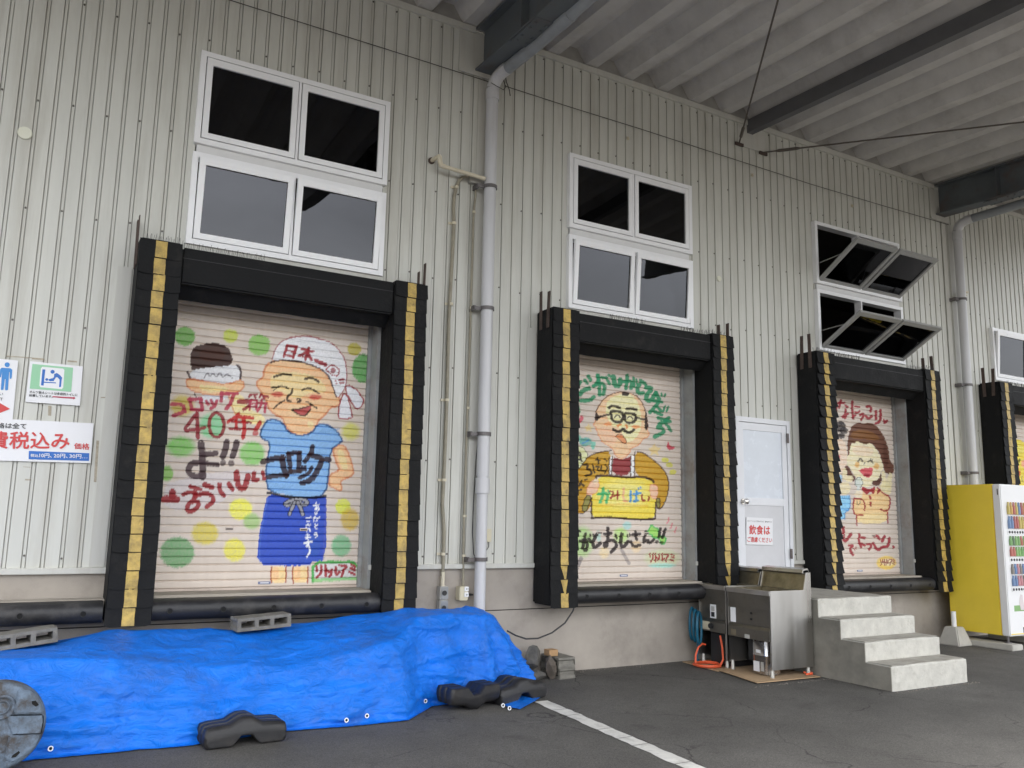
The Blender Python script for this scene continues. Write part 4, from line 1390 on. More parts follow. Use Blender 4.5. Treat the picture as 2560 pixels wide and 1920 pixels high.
    m.e((236, 204, 98), 1010, 1430, 168, 118, soft=.12)
    m.e((240, 224, 196), 1030, 1420, 110, 62, soft=.4)
    for q in ([(905, 1375), (915, 1420)], [(945, 1370), (940, 1440), (905, 1475)], [(975, 1365), (975, 1475)], [(955, 1410), (1000, 1425)], [(1010, 1370), (1015, 1430), (1000, 1470)], [(1035, 1380), (1035, 1450), (1055, 1430)],
              [(1060, 1375), (1110, 1375), (1090, 1410)], [(1085, 1410), (1070, 1470)], [(1125, 1375), (1150, 1395)], [(1120, 1405), (1150, 1425)], [(1115, 1440), (1150, 1455)]):
        m.s((150, 44, 54), 15, q)


def mural_yellow(m):
    m.frame(2440, 920, .19293)
    m.p((240, 216, 96), [(400, 950), (500, 925), (575, 930), (640, 975), (760, 1010), (900, 1100), (900, 1700), (400, 1700)])
    m.p((244, 228, 140), [(520, 1000), (600, 1000), (640, 1100), (540, 1120)], a=.5)
    m.e((60, 70, 50), 562, 1200, 14, 26)
    m.e((232, 150, 160), 538, 1285, 22, 42)
    m.e((196, 40, 56), 552, 1365, 30, 36)
    m.e((240, 170, 160), 615, 1240, 26, 50)
    m.s((140, 140, 130), 8, [(600, 1400), (590, 1440), (610, 1480)])


M_mural = paint_material('shutter_paint', 0.5)
M_badge = flat('badge_plate', (120, 128, 158))
SH_LABEL = ['pinkish roller shutter painted with a capped man in a blue apron holding a croquette',
            'pinkish roller shutter painted with a moustached man in glasses holding a yellow box',
            'pinkish roller shutter painted with a laughing brown-haired girl with a microphone',
            'roller shutter with a yellow painting at the right edge behind the vending machine']
MURALS = [mural_croquette, mural_glasses, mural_girl, mural_yellow]
DXC = [0.0048, 0.0075, 0.0095, 0.02]
for k, d in enumerate(DX):
    xa, xb = d - 0.02, d + 1.775
    sh = empty('roller_shutter', (d + .89, YS, 0.88), SH_LABEL[k], 'shutter', 'painted roller shutters in the dock openings')
    n_sl = 39
    ncol = int((xb - xa) / DXC[k])
    prof = [(0.0, 0.011), (0.0022, 0.009), (0.0036, -0.003), (0.013, -0.0045), (0.024, -0.0052), (0.036, -0.0052), (0.048, -0.0045), (0.0600, -0.003), (0.0615, 0.009), (0.0659, 0.011)]
    xs = np.linspace(xa, xb, ncol)
    allX, allZ, allY = [], [], []
    for s in range(n_sl):
        zz = 0.905 + s * SLAT
        for dz, dy in prof:
            allX.append(xs)
            allZ.append(np.full(ncol, zz + dz))
            allY.append(np.full(ncol, YS + dy))
    allX, allY, allZ = np.concatenate(allX), np.concatenate(allY), np.concatenate(allZ)
    mu = Mural(allX, allZ, YS - .004, (224, 211, 199), jit=(.55, .45, .35, .35)[k])
    MURALS[k](mu)
    npf = len(prof)
    dust = 1 - 0.0 * np.clip((np.tile(np.repeat(np.array([p[0] for p in prof]), ncol), n_sl) - .050) / .016, 0, 1)
    C4 = np.ones((len(allX), 4))
    C4[:, :3] = np.clip(mu.c, 0, 1) * dust[:, None]
    per = npf * ncol
    ii = np.arange(npf - 1)[:, None] * ncol + np.arange(ncol - 1)[None, :]
    faces = np.stack([ii, ii + 1, ii + ncol + 1, ii + ncol], -1).reshape(-1, 4)
    ptp = WLOC[sh.name]
    for s in range(n_sl):
        sl = slice(s * per, (s + 1) * per)
        c = np.array([(xa + xb) / 2, YS, 0.905 + (s + .5) * SLAT])
        V = np.stack([allX[sl], allY[sl], allZ[sl]], 1) - c
        me = bpy.data.meshes.new('slat')
        me.vertices.add(per)
        me.vertices.foreach_set('co', V.ravel())
        me.loops.add(len(faces) * 4)
        me.loops.foreach_set('vertex_index', faces.ravel())
        me.polygons.add(len(faces))
        me.polygons.foreach_set('loop_start', np.arange(len(faces)) * 4)
        me.polygons.foreach_set('loop_total', np.full(len(faces), 4))
        me.polygons.foreach_set('use_smooth', [True] * len(faces))
        at = me.color_attributes.new('Col', 'FLOAT_COLOR', 'POINT')
        at.data.foreach_set('color', C4[sl].ravel())
        me.update()
        me.validate()
        me.materials.append(M_mural)
        o = bpy.data.objects.new('slat', me)
        col.objects.link(o)
        o.parent = sh
        o.location = tuple(c - ptp)
        WLOC[o.name] = c
    M_slatbase = mat('shutter_bottom', lin((205, 190, 178)), 0.5, var=0.06, dirt=(0.2, 0.17, 0.14), dirt_amt=.4, dirt_scale=7)
    bx('bottom_bar', xa, xb, YS - 0.012, YS + 0.02, 0.884, 0.905, M_slatbase, sh, bevel=0.003)
    bx('guide_rail', d + 1.765, d + 1.799, YS - 0.035, YS + 0.04, 0.884, 3.443, M_guide, sh, bevel=0.003)
    bx('guide_rail', d - 0.029, d + 0.005, YS - 0.035, YS + 0.04, 0.884, 3.443, M_guide, sh, bevel=0.003)
    # hand slots, badge
    for fx in (0.33, 0.70):
        hx = d + 1.77 * fx
        hs = MB().box(hx - .035, hx + .035, YS - .0125, YS - .006, 1.395, 1.420)
        h = mk('hand_slot', hs, M_slatbase, sh)
        mk('slot_hole', MB().box(hx - .028, hx + .028, YS - .0145, YS - .0127, 1.400, 1.409), M_dark, h)
    bxx = d + 0.915
    bd = mk('maker_badge', MB().box(bxx - .055, bxx + .055, YS - .0125, YS - .008, 0.928, 0.952), M_badge, sh, bevel=0.002)
    mk('badge_print', MB().box(bxx - .038, bxx + .038, YS - .0135, YS - .0128, 0.936, 0.944), P_white, bd)

# ================================================================== DOCK SHELTERS
SH_LAB2 = ['black padded dock shelter framing the shutter with the capped man', 'black padded dock shelter framing the shutter with the man in glasses',
           'black padded dock shelter with splayed flaps framing the shutter with the girl', 'black padded dock shelter at the right edge above the vending machine']
FLAP_H, FLAP_N = 0.138, 22
JW = 0.325
YF = -0.33
ZT, ZB = 3.735, 0.70
flap_protos = {}


def flap_mesh(seed, splay, torn=False):
    """one overlapping canvas flap with its sewn-on reflective strip; local origin: top middle, hanging in -z, out in -y"""
    rng = random.Random(seed)
    nx, nz = 9, 6
    w, h = JW, FLAP_H + 0.012
    ph = rng.uniform(0, 6)
    lift = splay * (0.8 + 0.5 * rng.random())

    def surf(u, v):          # u -.5...5, v 0..1 downwards
        edge = max(0, abs(u) - .36) / .14
        y = -0.004 - lift * (v ** 1.5) - 0.004 * math.sin(u * 7 + ph) * v - 0.006 * edge * v * (1 if splay < .03 else 2.2)
        zz = -v * h + 0.010 * max(0, edge) ** 2 * v * (1.0 if splay < .03 else 2.0)
        return (u * w, y, zz)
    rows = [[surf(-.5 + i / (nx - 1), j / (nz - 1)) for i in range(nx)] for j in range(nz)]
    mb = MB().grid(rows)
    back = [[(p[0], p[1] + 0.007, p[2]) for p in r] for r in rows]
    mb.grid([r[::-1] for r in back])
    # close the rim
    n0 = nx * nz
    rim = [(nz - 1) * nx + i for i in range(nx)]
    for a_, b_ in zip(rim[:-1], rim[1:]):
        ra = n0 + (a_ // nx) * nx + (nx - 1 - a_ % nx)
        rb = n0 + (b_ // nx) * nx + (nx - 1 - b_ % nx)
        mb.f.append((a_, ra, rb, b_))
    sm = MB()
    sw0 = 0.135
    r2 = []
    for j in range(6):
        v = 0.03 + 0.925 * j / 5
        half = sw0 + 0.003 * math.sin(j * 1.7 + ph)
        if torn:
            half *= max(0.25, 1 - 0.16 * j)
        off = 0.005 * math.sin(ph) + (0.03 * j / 5 if torn else 0)
        row = []
        for i in range(4):
            u = off + half * (-1 + 2 * i / 3)
            p = surf(u, v)
            row.append((p[0], p[1] - 0.004 - 0.002 * math.sin(i * 2.1 + j * 1.3 + ph), p[2]))
        r2.append(row)
    sm.grid(r2)
    return mb, sm


def flap_pair(kind, seed, splay, torn, wloc, parent):
    key = (kind, seed)
    if key not in flap_protos:
        mb, sm = flap_mesh(seed * 13 + len(kind), splay, torn)
        sh_o = []
        for g, mt_, nm in ((mb, M_canvas, 'flap'), (sm, M_yellow, 'reflective_strip')):
            me = bpy.data.meshes.new(nm)
            me.from_pydata(g.v, [], g.f)
            me.materials.append(mt_)
            me.polygons.foreach_set('use_smooth', [True] * len(me.polygons))
            try:
                me.set_sharp_from_angle(angle=RAD(50))
            except Exception:
                pass
            me.update()
            sh_o.append(me)
        flap_protos[key] = sh_o
    mf, ms = flap_protos[key]
    f = bpy.data.objects.new('flap', mf)
    col.objects.link(f)
    f.parent = parent
    f.location = tuple(np.array(wloc) - WLOC[parent.name] + np.array([random.uniform(-.004, .004), random.uniform(-.002, .0015), 0]))
    f.rotation_euler = (random.uniform(-.012, .03), random.uniform(-.012, .012), random.uniform(-.018, .018))
    WLOC[f.name] = np.array(wloc)
    s = bpy.data.objects.new('reflective_strip', ms)
    col.objects.link(s)
    s.parent = f
    WLOC[s.name] = np.array(wloc)
    return f


for k, d in enumerate(DX):
    xl, xr = d - 0.38, d + 2.15
    st = empty('dock_shelter', (d + .885, -.16, ZB), SH_LAB2[k], 'dock shelter', 'padded shelters round the dock doors')
    for x0_, x1_ in ((xl, xl + JW), (xr - JW, xr)):
        mb = MB()
        mb.box(x0_, x1_, YF, -0.002, ZB, ZT)
        mk('side_pad', mb, M_canvas, st, bevel=0.018, seg=3)
    # header pad, slightly set back, with a drop curtain under it
    mk('head_pad', MB().box(xl + JW + .004, xr - JW - .004, YF + .015, -0.002, 3.40, ZT - .025), M_canvas, st, bevel=0.015, seg=3)
    mb = MB()
    rows = []
    for j in range(3):
        z = 3.40 - .05 * j
        rows.append([(xl + JW + .01 + (xr - xl - 2 * JW - .02) * i / 40, YF + .09 + .05 * j + 0.004 * math.sin(i * 1.1 + j), z + .0015 * math.sin(i * .7)) for i in range(41)])
    mk('head_curtain', mb.grid(rows), M_canvas, st, smooth=True)
    bx('seam', xl + JW + .01, xr - JW - .01, YF + .0125, YF + .0155, 3.615, 3.619, M_rubber, st)
    # flaps
    for side, x0_ in (('left', xl), ('right', xr - JW)):
        for r in range(FLAP_N):
            ztop = ZT - 0.012 - r * FLAP_H
            sp = 0.010
            kind = 'flat'
            if k == 2 and side == 'left':
                sp, kind = 0.026, 'splayed'
            if k == 2 and side == 'right' and r > 12:
                sp, kind = 0.016, 'loose'
            if k == 1 and side == 'right' and r > 6:
                sp, kind = 0.013, 'lifted'
            torn = r >= FLAP_N - 3 and k in (1, 2) and r < FLAP_N - 1
            seed = (r * 5 + k * 3 + (side == 'right')) % 6
            flap_pair(kind + ('_torn' if torn else ''), seed, sp, torn, (x0_ + JW / 2, YF - .004, ztop), st)
    # rusty flat bars screwed to the outer faces
    for xx, sgn in ((xl, -1), (xr, 1)):
        for yy in (-0.10, -0.235):
            hh = 3.92 + random.uniform(-.03, .05)
            lean = random.uniform(-.02, .02)
            if k == 0 and sgn < 0:
                lean = 0.07
            mb = MB()
            v = []
            for z, o in ((3.52, 0), (hh, lean)):
                for a_, b_ in ((0.002, -.024), (0.010, -.024), (0.010, .024), (0.002, .024)):
                    v.append((xx + sgn * a_, yy + b_ + o, z))
            mb.add(v, [(0, 1, 2, 3), (4, 7, 6, 5), (0, 4, 5, 1), (1, 5, 6, 2), (2, 6, 7, 3), (3, 7, 4, 0)])
            mk('flat_bar', mb, M_rust, st)
    # bird spikes along the top edge
    mb = MB()
    spans = [[(xl + .05, xl + 1.0)], [(xl + .75, xl + 1.25), (xr - .75, xr - .1)], [(xl + .02, xl + .9), (xr - .6, xr - .05)], [(xl + .3, xl + .9)]][k]
    for a_, b_ in spans:
        x = a_
        while x < b_:
            z0_ = ZT - (0.0 if x < xl + JW or x > xr - JW else 0.025)
            y = YF + random.uniform(.03, .07)
            dx_, dy_ = random.uniform(-.012, .012), random.uniform(-.02, .012)
            hgt = random.uniform(.035, .06)
            mb.tube([(x, y, z0_ - .004), (x + dx_, y + dy_, z0_ + hgt)], 0.0016, 4)
            x += 0.013
    tag(mk('bird_spikes', mb, M_black, st, recalc=False), kind='stuff')

# ================================================================== BUMPERS
B_LAB = ['black rubber bumper below the shutter with the capped man', 'black rubber bumper below the shutter with the man in glasses', 'black rubber bumper below the shutter with the girl',
         None, 'black rubber bumper at the left edge below the signs']


def bumper(x0, x1, label):
    o = empty('dock_bumper', ((x0 + x1) / 2, -.22, .70), label, 'bumper', 'rubber dock bumpers')
    prof = [(-0.142, 0.862), (-0.235, 0.862), (-0.285, 0.848), (-0.312, 0.818), (-0.316, 0.775), (-0.305, 0.735), (-0.275, 0.708), (-0.225, 0.698), (-0.142, 0.698)]
    mb = MB().prism(prof, 'x', x0, x1)
    mk('bumper_body', mb, M_rubber, o, smooth=True)
    n = 5
    for i in range(n):
        x = x0 + (x1 - x0) * (i + .32) / (n - .36)
        mb = MB().tube([(x, -.3175, .777), (x, -.30, .777)], 0.019, 12)
        h = mk('bolt_hole', mb, M_dark, o)
        ring = MB()
        pts = [(x + .021 * math.cos(t), -.3165, .777 + .021 * math.sin(t)) for t in [2 * math.pi * q / 16 for q in range(17)]]
        ring.tube(pts, 0.003, 6, cap=False)
        mk('hole_rim', ring, M_rubber, h)
    return o


for k in range(3):
    bumper(DX[k] - 0.050, DX[k] + 1.822, B_LAB[k])
bumper(-2.30, -0.395, B_LAB[4])
# ================================================================== PIPES AND WALL SERVICES
def arc(p0, p1, p2, n=8):
    """quadratic bend through a corner"""
    p0, p1, p2 = Vector(p0), Vector(p1), Vector(p2)
    return [(p0 * (1 - t) ** 2 + p1 * 2 * t * (1 - t) + p2 * t * t) for t in [i / n for i in range(n + 1)]]


def drainpipe(x, zg, label, low):
    y = -0.115
    r = 0.060
    o = empty('drainpipe', (x, y, low), label, 'drainpipe', 'drainpipes down the wall from the canopy')
    ztop = 6.06
    mb = MB().tube([(x, y, low), (x, y, 1.95)], r * .93, 20)
    mk('pipe', mb, M_pvc, o, smooth=True)
    mk('pipe', MB().tube([(x, y, 1.95), (x, y, ztop)], r * 1.05, 20), M_pvc, o, smooth=True)
    mk('collar', MB().tube([(x, y, 1.78), (x, y, 1.93)], r * 1.18, 20), M_pvc, o, smooth=True)
    mk('collar', MB().tube([(x, y, 5.93), (x, y, 6.05)], r * 1.20, 20), M_pvc, o, smooth=True)
    xe = x + 0.10
    be = [(x, y, ztop)] + arc((x, y, ztop), (x + .02, y - .02, ztop + .15), (x + .06, y - .22, ztop + .155), 8)
    mk('elbow', MB().tube(be, r * 1.12, 20), M_pvc, o, smooth=True)
    z1 = ztop + .155
    run = [(x + .06, y - .20, z1), (xe, y - .8, z1 + .01), (xe, -7.30, z1 + .04)]
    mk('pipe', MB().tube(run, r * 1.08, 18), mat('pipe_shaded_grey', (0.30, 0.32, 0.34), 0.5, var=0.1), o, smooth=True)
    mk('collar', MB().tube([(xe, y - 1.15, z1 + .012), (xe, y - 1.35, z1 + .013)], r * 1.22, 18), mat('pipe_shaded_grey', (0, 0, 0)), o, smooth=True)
    up = [(xe, -7.30, z1 + .04)] + arc((xe, -7.45, z1 + .04), (xe, -7.72, z1 + .04), (xe, -7.72, z1 + .2), 6) + [(xe, -7.72, 6.52)]
    mk('elbow', MB().tube(up, r * 1.1, 18), M_pvc, o, smooth=True)
    for z in zg:
        rr = r * (1.0 if z < 1.95 else 1.10) + .004
        pts = [(x + rr * math.cos(t), y + rr * math.sin(t), z) for t in [2 * math.pi * q / 18 for q in range(19)]]
        mb = MB()
        ring = []
        for t in [2 * math.pi * q / 20 for q in range(21)]:
            c, s = math.cos(t), math.sin(t)
            ring.append([(x + rr * c, y + rr * s, z - .018), (x + (rr + .005) * c, y + (rr + .005) * s, z - .018), (x + (rr + .005) * c, y + (rr + .005) * s, z + .018), (x + rr * c, y + rr * s, z + .018)])
        mb.grid(ring)
        mb.box(x - rr - .075, x - rr + .004, y - .006, y + .008, z - .022, z + .012)
        mb.box(x - rr - .078, x - rr - .055, y + .006, -0.001, z - .03, z + .02)
        mk('bracket', mb, M_bracket, o)
    # hanger straps under the canopy run
    for yy in (-2.0, -4.5, -7.0):
        bx('strap', xe - r * 1.2, xe + r * 1.2, yy - .015, yy + .015, z1 + .0, z1 + .14, M_bracket, o)


drainpipe(2.915, [aty(1205, v, -.115)[2] for v in (1398, 1085, 770, 464)], 'grey drainpipe down the wall between the blue-apron and glasses shutters', 0.12)
drainpipe(11.10, [aty(2400, v, -.115)[2] for v in (1180, 960, 748)], 'grey drainpipe down the wall behind the yellow vending machine', 0.12)

c = aty(2403, 730, -.1)
o = mk('pipe_stub', MB().tube([(c[0] + .03, -.03, c[2] - .03), (c[0] + .03, -.12, c[2]), (c[0] + .14, -.12, c[2] + .012)], .017, 10).tube([(c[0] + .03, -.12, c[2] - .035), (c[0] + .14, -.10, c[2] - .03)], .010, 8), M_cream, smooth=True)
tag(o, 'short cream pipe stub beside the right-hand drainpipe', 'pipe')

# wire tied along the wall head and round the pipe
mb = MB()
P = [aty(px, py, -0.035) for px, py in ((470, -40), (574, 0), (800, 71), (960, 121), (1230, 207))]
mb.tube(P, 0.0045, 5)
P = [aty(px, py, -0.035) for px, py in ((1262, 215), (1420, 266), (1600, 322), (2029, 461), (2200, 512), (2372, 562))]
mb.tube(P, 0.0045, 5)
tag(mk('wall_wire', mb, M_wire, recalc=False), 'thin dark wire strung along the top of the ribbed wall', 'wire')
mb = MB()
P = [aty(px, py, -0.21) for px, py in ((1478, 0), (1400, 60), (1330, 108), (1262, 160), (1250, 172), (1247, 190), (1258, 208), (1270, 218), (1274, 232))]
P = [(p[0], -0.21 - max(0, (6 - i)) * .28, 0) for i, p in enumerate(P)]
mb = MB()
pp = [Vector((3.02, -4.0, 6.30)), Vector((3.0, -2.5, 6.31)), Vector((2.99, -1.2, 6.315)), Vector((2.985, -.5, 6.30)), Vector((2.99, -.24, 6.24)), Vector((3.03, -.21, 6.13)), Vector((3.06, -.22, 6.05)), Vector((3.075, -.22, 5.98))]
mb.tube(pp, 0.005, 6)
mb.tube([(2.87, -.16, 6.10), (2.90, -.24, 6.03), (2.98, -.245, 6.01), (3.03, -.2, 6.08), (2.98, -.19, 6.20)], 0.004, 6)
tag(mk('loose_cable', mb, M_wire, recalc=False), 'loose black cable along the girder, tied round the pipe elbow', 'cable')

# cream condensate pipe
o = empty('condensate_pipe', (2.45, -.1, 4.9), 'cream plastic pipe jutting from the wall into the left drainpipe', 'pipe')
q = lambda px, py, y: tuple(aty(px, py, y))
mb = MB().tube([q(1078, 402, -.0), q(1096, 392, -.12)], 0.022, 12)
mk('pipe', mb, M_cream, o, smooth=True)
mk('wall_rosette', MB().tube([q(1078, 402, -.002), q(1079, 402, -.02)], 0.034, 12), M_rust, o)
mb = MB().tube([q(1096, 390, -.12), q(1099, 393, -.13), q(1100, 404, -.13), q(1103, 414, -.13), q(1112, 417, -.13)], 0.026, 12)
mk('elbow', mb, M_cream, o, smooth=True)
mk('pipe', MB().tube([q(1106, 415, -.13), q(1212, 447, -.13)], 0.021, 12), M_cream, o, smooth=True)

# conduits
o = empty('conduit', (2.5, -.03, 0.9), 'beige flexible conduit from the grey junction box down to the steel switch boxes', 'conduit')
path = [q(px, py, -0.03) for px, py in ((1171, 440), (1157, 443), (1148, 452), (1141, 468), (1136, 490), (1134, 520), (1135, 560), (1131, 640), (1122, 800), (1117, 1000), (1110, 1180), (1106, 1260), (1110, 1330), (1108, 1400), (1106, 1440))]
mk('tube', MB().tube(path, 0.0185, 10), M_conduit, o, smooth=True)
mk('sleeve', MB().tube([q(1107, 1430, -.03), q(1106, 1467, -.03)], 0.021, 10), M_cream, o, smooth=True)
for px, py in ((1141, 468), (1135, 558), (1127, 760), (1117, 1000), (1110, 1200), (1107, 1385)):
    c = aty(px, py, -.03)
    mk('clamp', MB().tube([(c[0], c[1], c[2] - .013), (c[0], c[1], c[2] + .013)], 0.0235, 10).box(c[0] - .055, c[0] - .015, -.012, -.003, c[2] - .012, c[2] + .012), M_cream, o)
o = empty('conduit', (2.72, -.03, 0.9), 'thin beige conduit beside the drainpipe down to the ivory socket box', 'conduit')
path = [q(px, py, -0.03) for px, py in ((1189, 462), (1189, 490), (1185, 520), (1183, 560), (1179, 700), (1173, 900), (1166, 1100), (1160, 1300), (1158, 1390), (1158, 1468))]
mk('tube', MB().tube(path, 0.0125, 10), M_conduit, o, smooth=True)
for px, py in ((1185, 530), (1178, 770), (1170, 1020), (1161, 1290), (1159, 1389)):
    c = aty(px, py, -.03)
    mk('clamp', MB().tube([(c[0], c[1], c[2] - .011), (c[0], c[1], c[2] + .011)], 0.0175, 10).box(c[0] + .01, c[0] + .04, -.012, -.003, c[2] - .01, c[2] + .01), M_cream, o)


def wall_box(name, tlp, brp, y, depth, m, label, cat, bev=.006):
    a_, b_ = aty(*tlp, y), aty(*brp, y)
    o = mk(name, MB().box(a_[0], b_[0], y, y + depth, b_[2], a_[2]), m, None, bevel=bev)
    return tag(o, label, cat), a_, b_


wall_box('junction_box', (1177, 433), (1205, 461), -0.062, 0.06, M_box, 'grey junction box on the wall behind the cream pipe', 'box')
o, a_, b_ = wall_box('switch_box', (1101, 1466), (1120, 1499), -0.07, 0.08, M_box, 'upper steel switch box with a round black button under the conduit', 'switch box')
cx, cz = (a_[0] + b_[0]) / 2, (a_[2] + b_[2]) / 2
mk('face_plate', MB().box(a_[0] + .012, b_[0] - .002, -.0745, -.0705, b_[2] + .006, a_[2] - .006), M_steelplate, o)
mk('button', MB().tube([(cx, -.0748, cz), (cx, -.082, cz)], 0.024, 14), M_black, o)
o, a_, b_ = wall_box('switch_box', (1100, 1500.5), (1119, 1540), -0.068, 0.08, M_box, 'lower steel switch box half hidden behind the blue tarpaulin', 'switch box')
cz = a_[2] - .07
mk('face_plate', MB().box(a_[0] + .012, b_[0] - .002, -.0725, -.0685, b_[2] + .006, a_[2] - .006), M_steelplate, o)
mk('button', MB().tube([(cx, -.0728, cz), (cx, -.080, cz)], 0.021, 14), M_black, o)
o, a_, b_ = wall_box('socket_box', (1150, 1467), (1170, 1501), -0.085, 0.095, M_ivory, 'ivory socket box with white outlets beside the drainpipe', 'socket')
for dz in (.055, .108):
    zz = b_[2] + dz
    s = mk('outlet', MB().box(a_[0] + .045, b_[0] + .002, -.096, -.0855, zz - .022, zz + .022), M_white, o, bevel=.004)
    mk('outlet_slots', MB().box(a_[0] + .063, a_[0] + .068, -.0972, -.0962, zz - .008, zz + .008).box(a_[0] + .078, a_[0] + .083, -.0972, -.0962, zz - .008, zz + .008), M_black, s)
mk('plug', MB().tube([(b_[0] + .002, -.075, b_[2] + .055), (b_[0] + .06, -.07, b_[2] + .05)], [.014, .008], 8), M_black, o)
o, a_, b_ = wall_box('wall_sensor', (1214, 1322), (1229, 1355), -0.055, 0.053, M_ivory, 'small beige box on the siding to the right of the drainpipe', 'box')
P = [q(px, py, -.02) for px, py in ((1222, 1355), (1222, 1366), (1216, 1376), (1208, 1385))]
mk('lead', MB().tube(P, 0.004, 6), M_black, o)
P = [q(px, py, -.025) for px, py in ((1196, 1085), (1190, 1150), (1184, 1250), (1181, 1330), (1184, 1385), (1192, 1400))]
tag(mk('thin_cable', MB().tube(P, 0.0045, 6), M_black), 'thin black cable hanging beside the lower drainpipe', 'cable')
# odd fittings on the siding
c = aty(62, 333, -.004)
o = mk('round_cover', MB().tube([(c[0], -.001, c[2]), (c[0], -.016, c[2])], 0.052, 28), mat('cover_cream', (0.72, 0.72, 0.60), .4, var=.03), bevel=.003)
tag(o, 'pale cream round cover on the siding at far left', 'cover')
c = aty(1797, 697, -.004)
o = mk('round_cover', MB().tube([(c[0], -.001, c[2]), (c[0], -.016, c[2])], 0.036, 20), mat('cover_cream', (0, 0, 0)), bevel=.003)
tag(o, 'small pale round cover on the siding right of the glasses-man windows', 'cover')
for px, py, lb in ((1569, 346, 'small white cable clip on the siding above the middle windows'), (1880, 438, 'small white cable clip on the siding below the rod anchor plate'),
                   (2130, 515, 'small white cable clip on the siding above the open windows')):
    c = aty(px, py, -.004)
    o = mk('cable_clip', MB().box(c[0] - .016, c[0] + .016, -.016, -.001, c[2] - .018, c[2] + .018).box(c[0] - .006, c[0] + .006, -.026, -.0165, c[2] - .012, c[2] + .012), M_cream)
    tag(o, lb, 'clip')

# ================================================================== SIGNS
YSG = -0.019


def Q(ox, oy, s):
    return lambda *pts: [(ox + x * s, oy + y * s) for x, y in pts]


T = Q(0, 860, .24111)


def TL(string, b, r, t, m, par, w=0.0):
    p = T(b, r, t)
    return letter(string, p[0], p[1], p[2], YSG - .0045, m, par, w)


def sheet(label, corners, name='paper_sign'):
    o = shape_px(name, T(*corners), YSG, M_paper, None, thick=.004)
    return tag(o, label, 'sign', 'laminated paper signs on the siding')


YA = YSG - .003
sg = sheet('white sign with a blue man pictogram and red arrow at the left edge', [(-420, 110), (188, 172), (130, 782), (-470, 740)])
shape_px('pictogram', T(*ell(75, 215, 27, 25, 18)), YA, P_man, sg)
shape_px('pictogram', T((18, 245), (110, 252), (128, 268), (122, 345), (115, 362), (100, 358), (102, 300), (96, 285), (82, 475), (60, 482), (52, 470), (58, 365), (50, 365), (36, 472), (18, 478), (8, 468), (22, 285), (10, 345), (-5, 345), (0, 262)), YA, P_man, sg)
TL('い', (-8, 530), (30, 533), (-5, 503), P_black, sg, .01)
TL('T', (-4, 583), (30, 586), (-2, 556), P_black, sg, .01)
shape_px('arrow', T((-120, 560), (0, 612), (105, 673), (0, 715), (-120, 770)), YA, P_red, sg)

sg = sheet('white sign with a baby-changing pictogram on green above red and black text', [(310, 178), (860, 232), (828, 640), (265, 600)])
shape_px('green_panel', T((336, 206), (758, 246), (738, 495), (308, 462)), YA, P_green, sg)
shape_px('pictogram_panel', T((440, 236), (652, 255), (668, 268), (655, 452), (640, 468), (418, 448), (408, 430), (424, 252)), YA - .0008, P_white, sg)
YB = YA - .0018
for pts in ([(440, 262), (470, 265), (452, 432), (425, 428)], [(455, 390), (580, 398), (580, 408), (455, 402)],
            ell(545, 288, 22, 20, 16), ell(485, 368, 16, 14, 14), [(505, 365), (540, 355), (560, 360), (560, 384), (520, 386), (503, 378)],
            [(562, 310), (590, 300), (625, 325), (645, 350), (640, 370), (632, 445), (612, 447), (618, 370), (596, 345), (580, 345), (565, 372), (545, 352), (560, 345)]):
    shape_px('pictogram', T(*pts), YB, P_blue, sg)
TL('オムツ替えシートは多目的トイレに', (305, 508), (803, 542), (308, 480), P_black, sg, .02)
TL('設置しています。', (302, 543), (545, 558), (304, 517), P_black, sg, .02)
shape_px('arrow', T((545, 540), (762, 552), (764, 545), (784, 560), (760, 576), (760, 568), (545, 552)), YA, P_dkred, sg)

sg = sheet('white banner with big red tax-included price lettering and a blue strip', [(-700, 740), (970, 822), (938, 1235), (-700, 1190)])
TL('格は全て', (-28, 872), (270, 880), (-25, 815), P_black, sg, .02)
TL('費税込み', (-120, 1082), (715, 1090), (-110, 905), P_red, sg, .022)
TL('価格', (768, 1088), (925, 1096), (770, 1025), P_red, sg, .02)
shape_px('blue_strip', T((300, 1108), (926, 1132), (922, 1212), (296, 1195)), YA, P_blue, sg)
p = T((316, 1170), (398, 1174), (318, 1138))
letter('税込', p[0], p[1], p[2], YB - .001, P_white, sg, .02)
for tx, xa, xb in (('10円、', 408, 535), ('20円、', 556, 700), ('30円…', 720, 905)):
    p = T((xa, 1176 + (xa - 408) * .024), (xb, 1176 + (xb - 408) * .024), (xa + 2, 1134 + (xa - 408) * .024))
    letter(tx, p[0], p[1], p[2], YB - .001, P_white, sg, .02)

# old tape marks left on the siding round the signs
M_tape = mat('tape_residue', (0.40, 0.35, 0.27), .6, var=.25, vscale=30)
for q_ in ([(60, 120), (330, 138), (330, 148), (60, 130)], [(260, 1398), (322, 1400), (322, 1416), (258, 1414)], [(1045, 548), (1115, 550), (1112, 562), (1045, 560)],
           [(240, 1270), (318, 1276), (318, 1281), (240, 1276)], [(500, 640), (535, 642), (530, 745), (498, 742)], [(1000, 1000), (1028, 1002), (1000, 1432), (972, 1430)],
           [(330, 140), (460, 150), (460, 168), (330, 158)], [(700, 168), (800, 176), (800, 192), (700, 186)]):
    shape_px('tape_mark', T(*q_), -.0015, M_tape, bld)

# notice on the side door
T2 = Q(1700, 1000, .44610)
ys = -0.0465
pts = T2((372, 656), (520, 664), (520, 813), (372, 810))
sg = shape_px('paper_sign', pts, ys, M_paper, None, thick=.003)
tag(sg, 'white notice with red lettering taped to the side door', 'sign', 'laminated paper signs on the siding')


def TL2(string, b, r, t, m, w=0.0):
    p = T2(b, r, t)
    return letter(string, p[0], p[1], p[2], ys - .0015, m, sg, w)


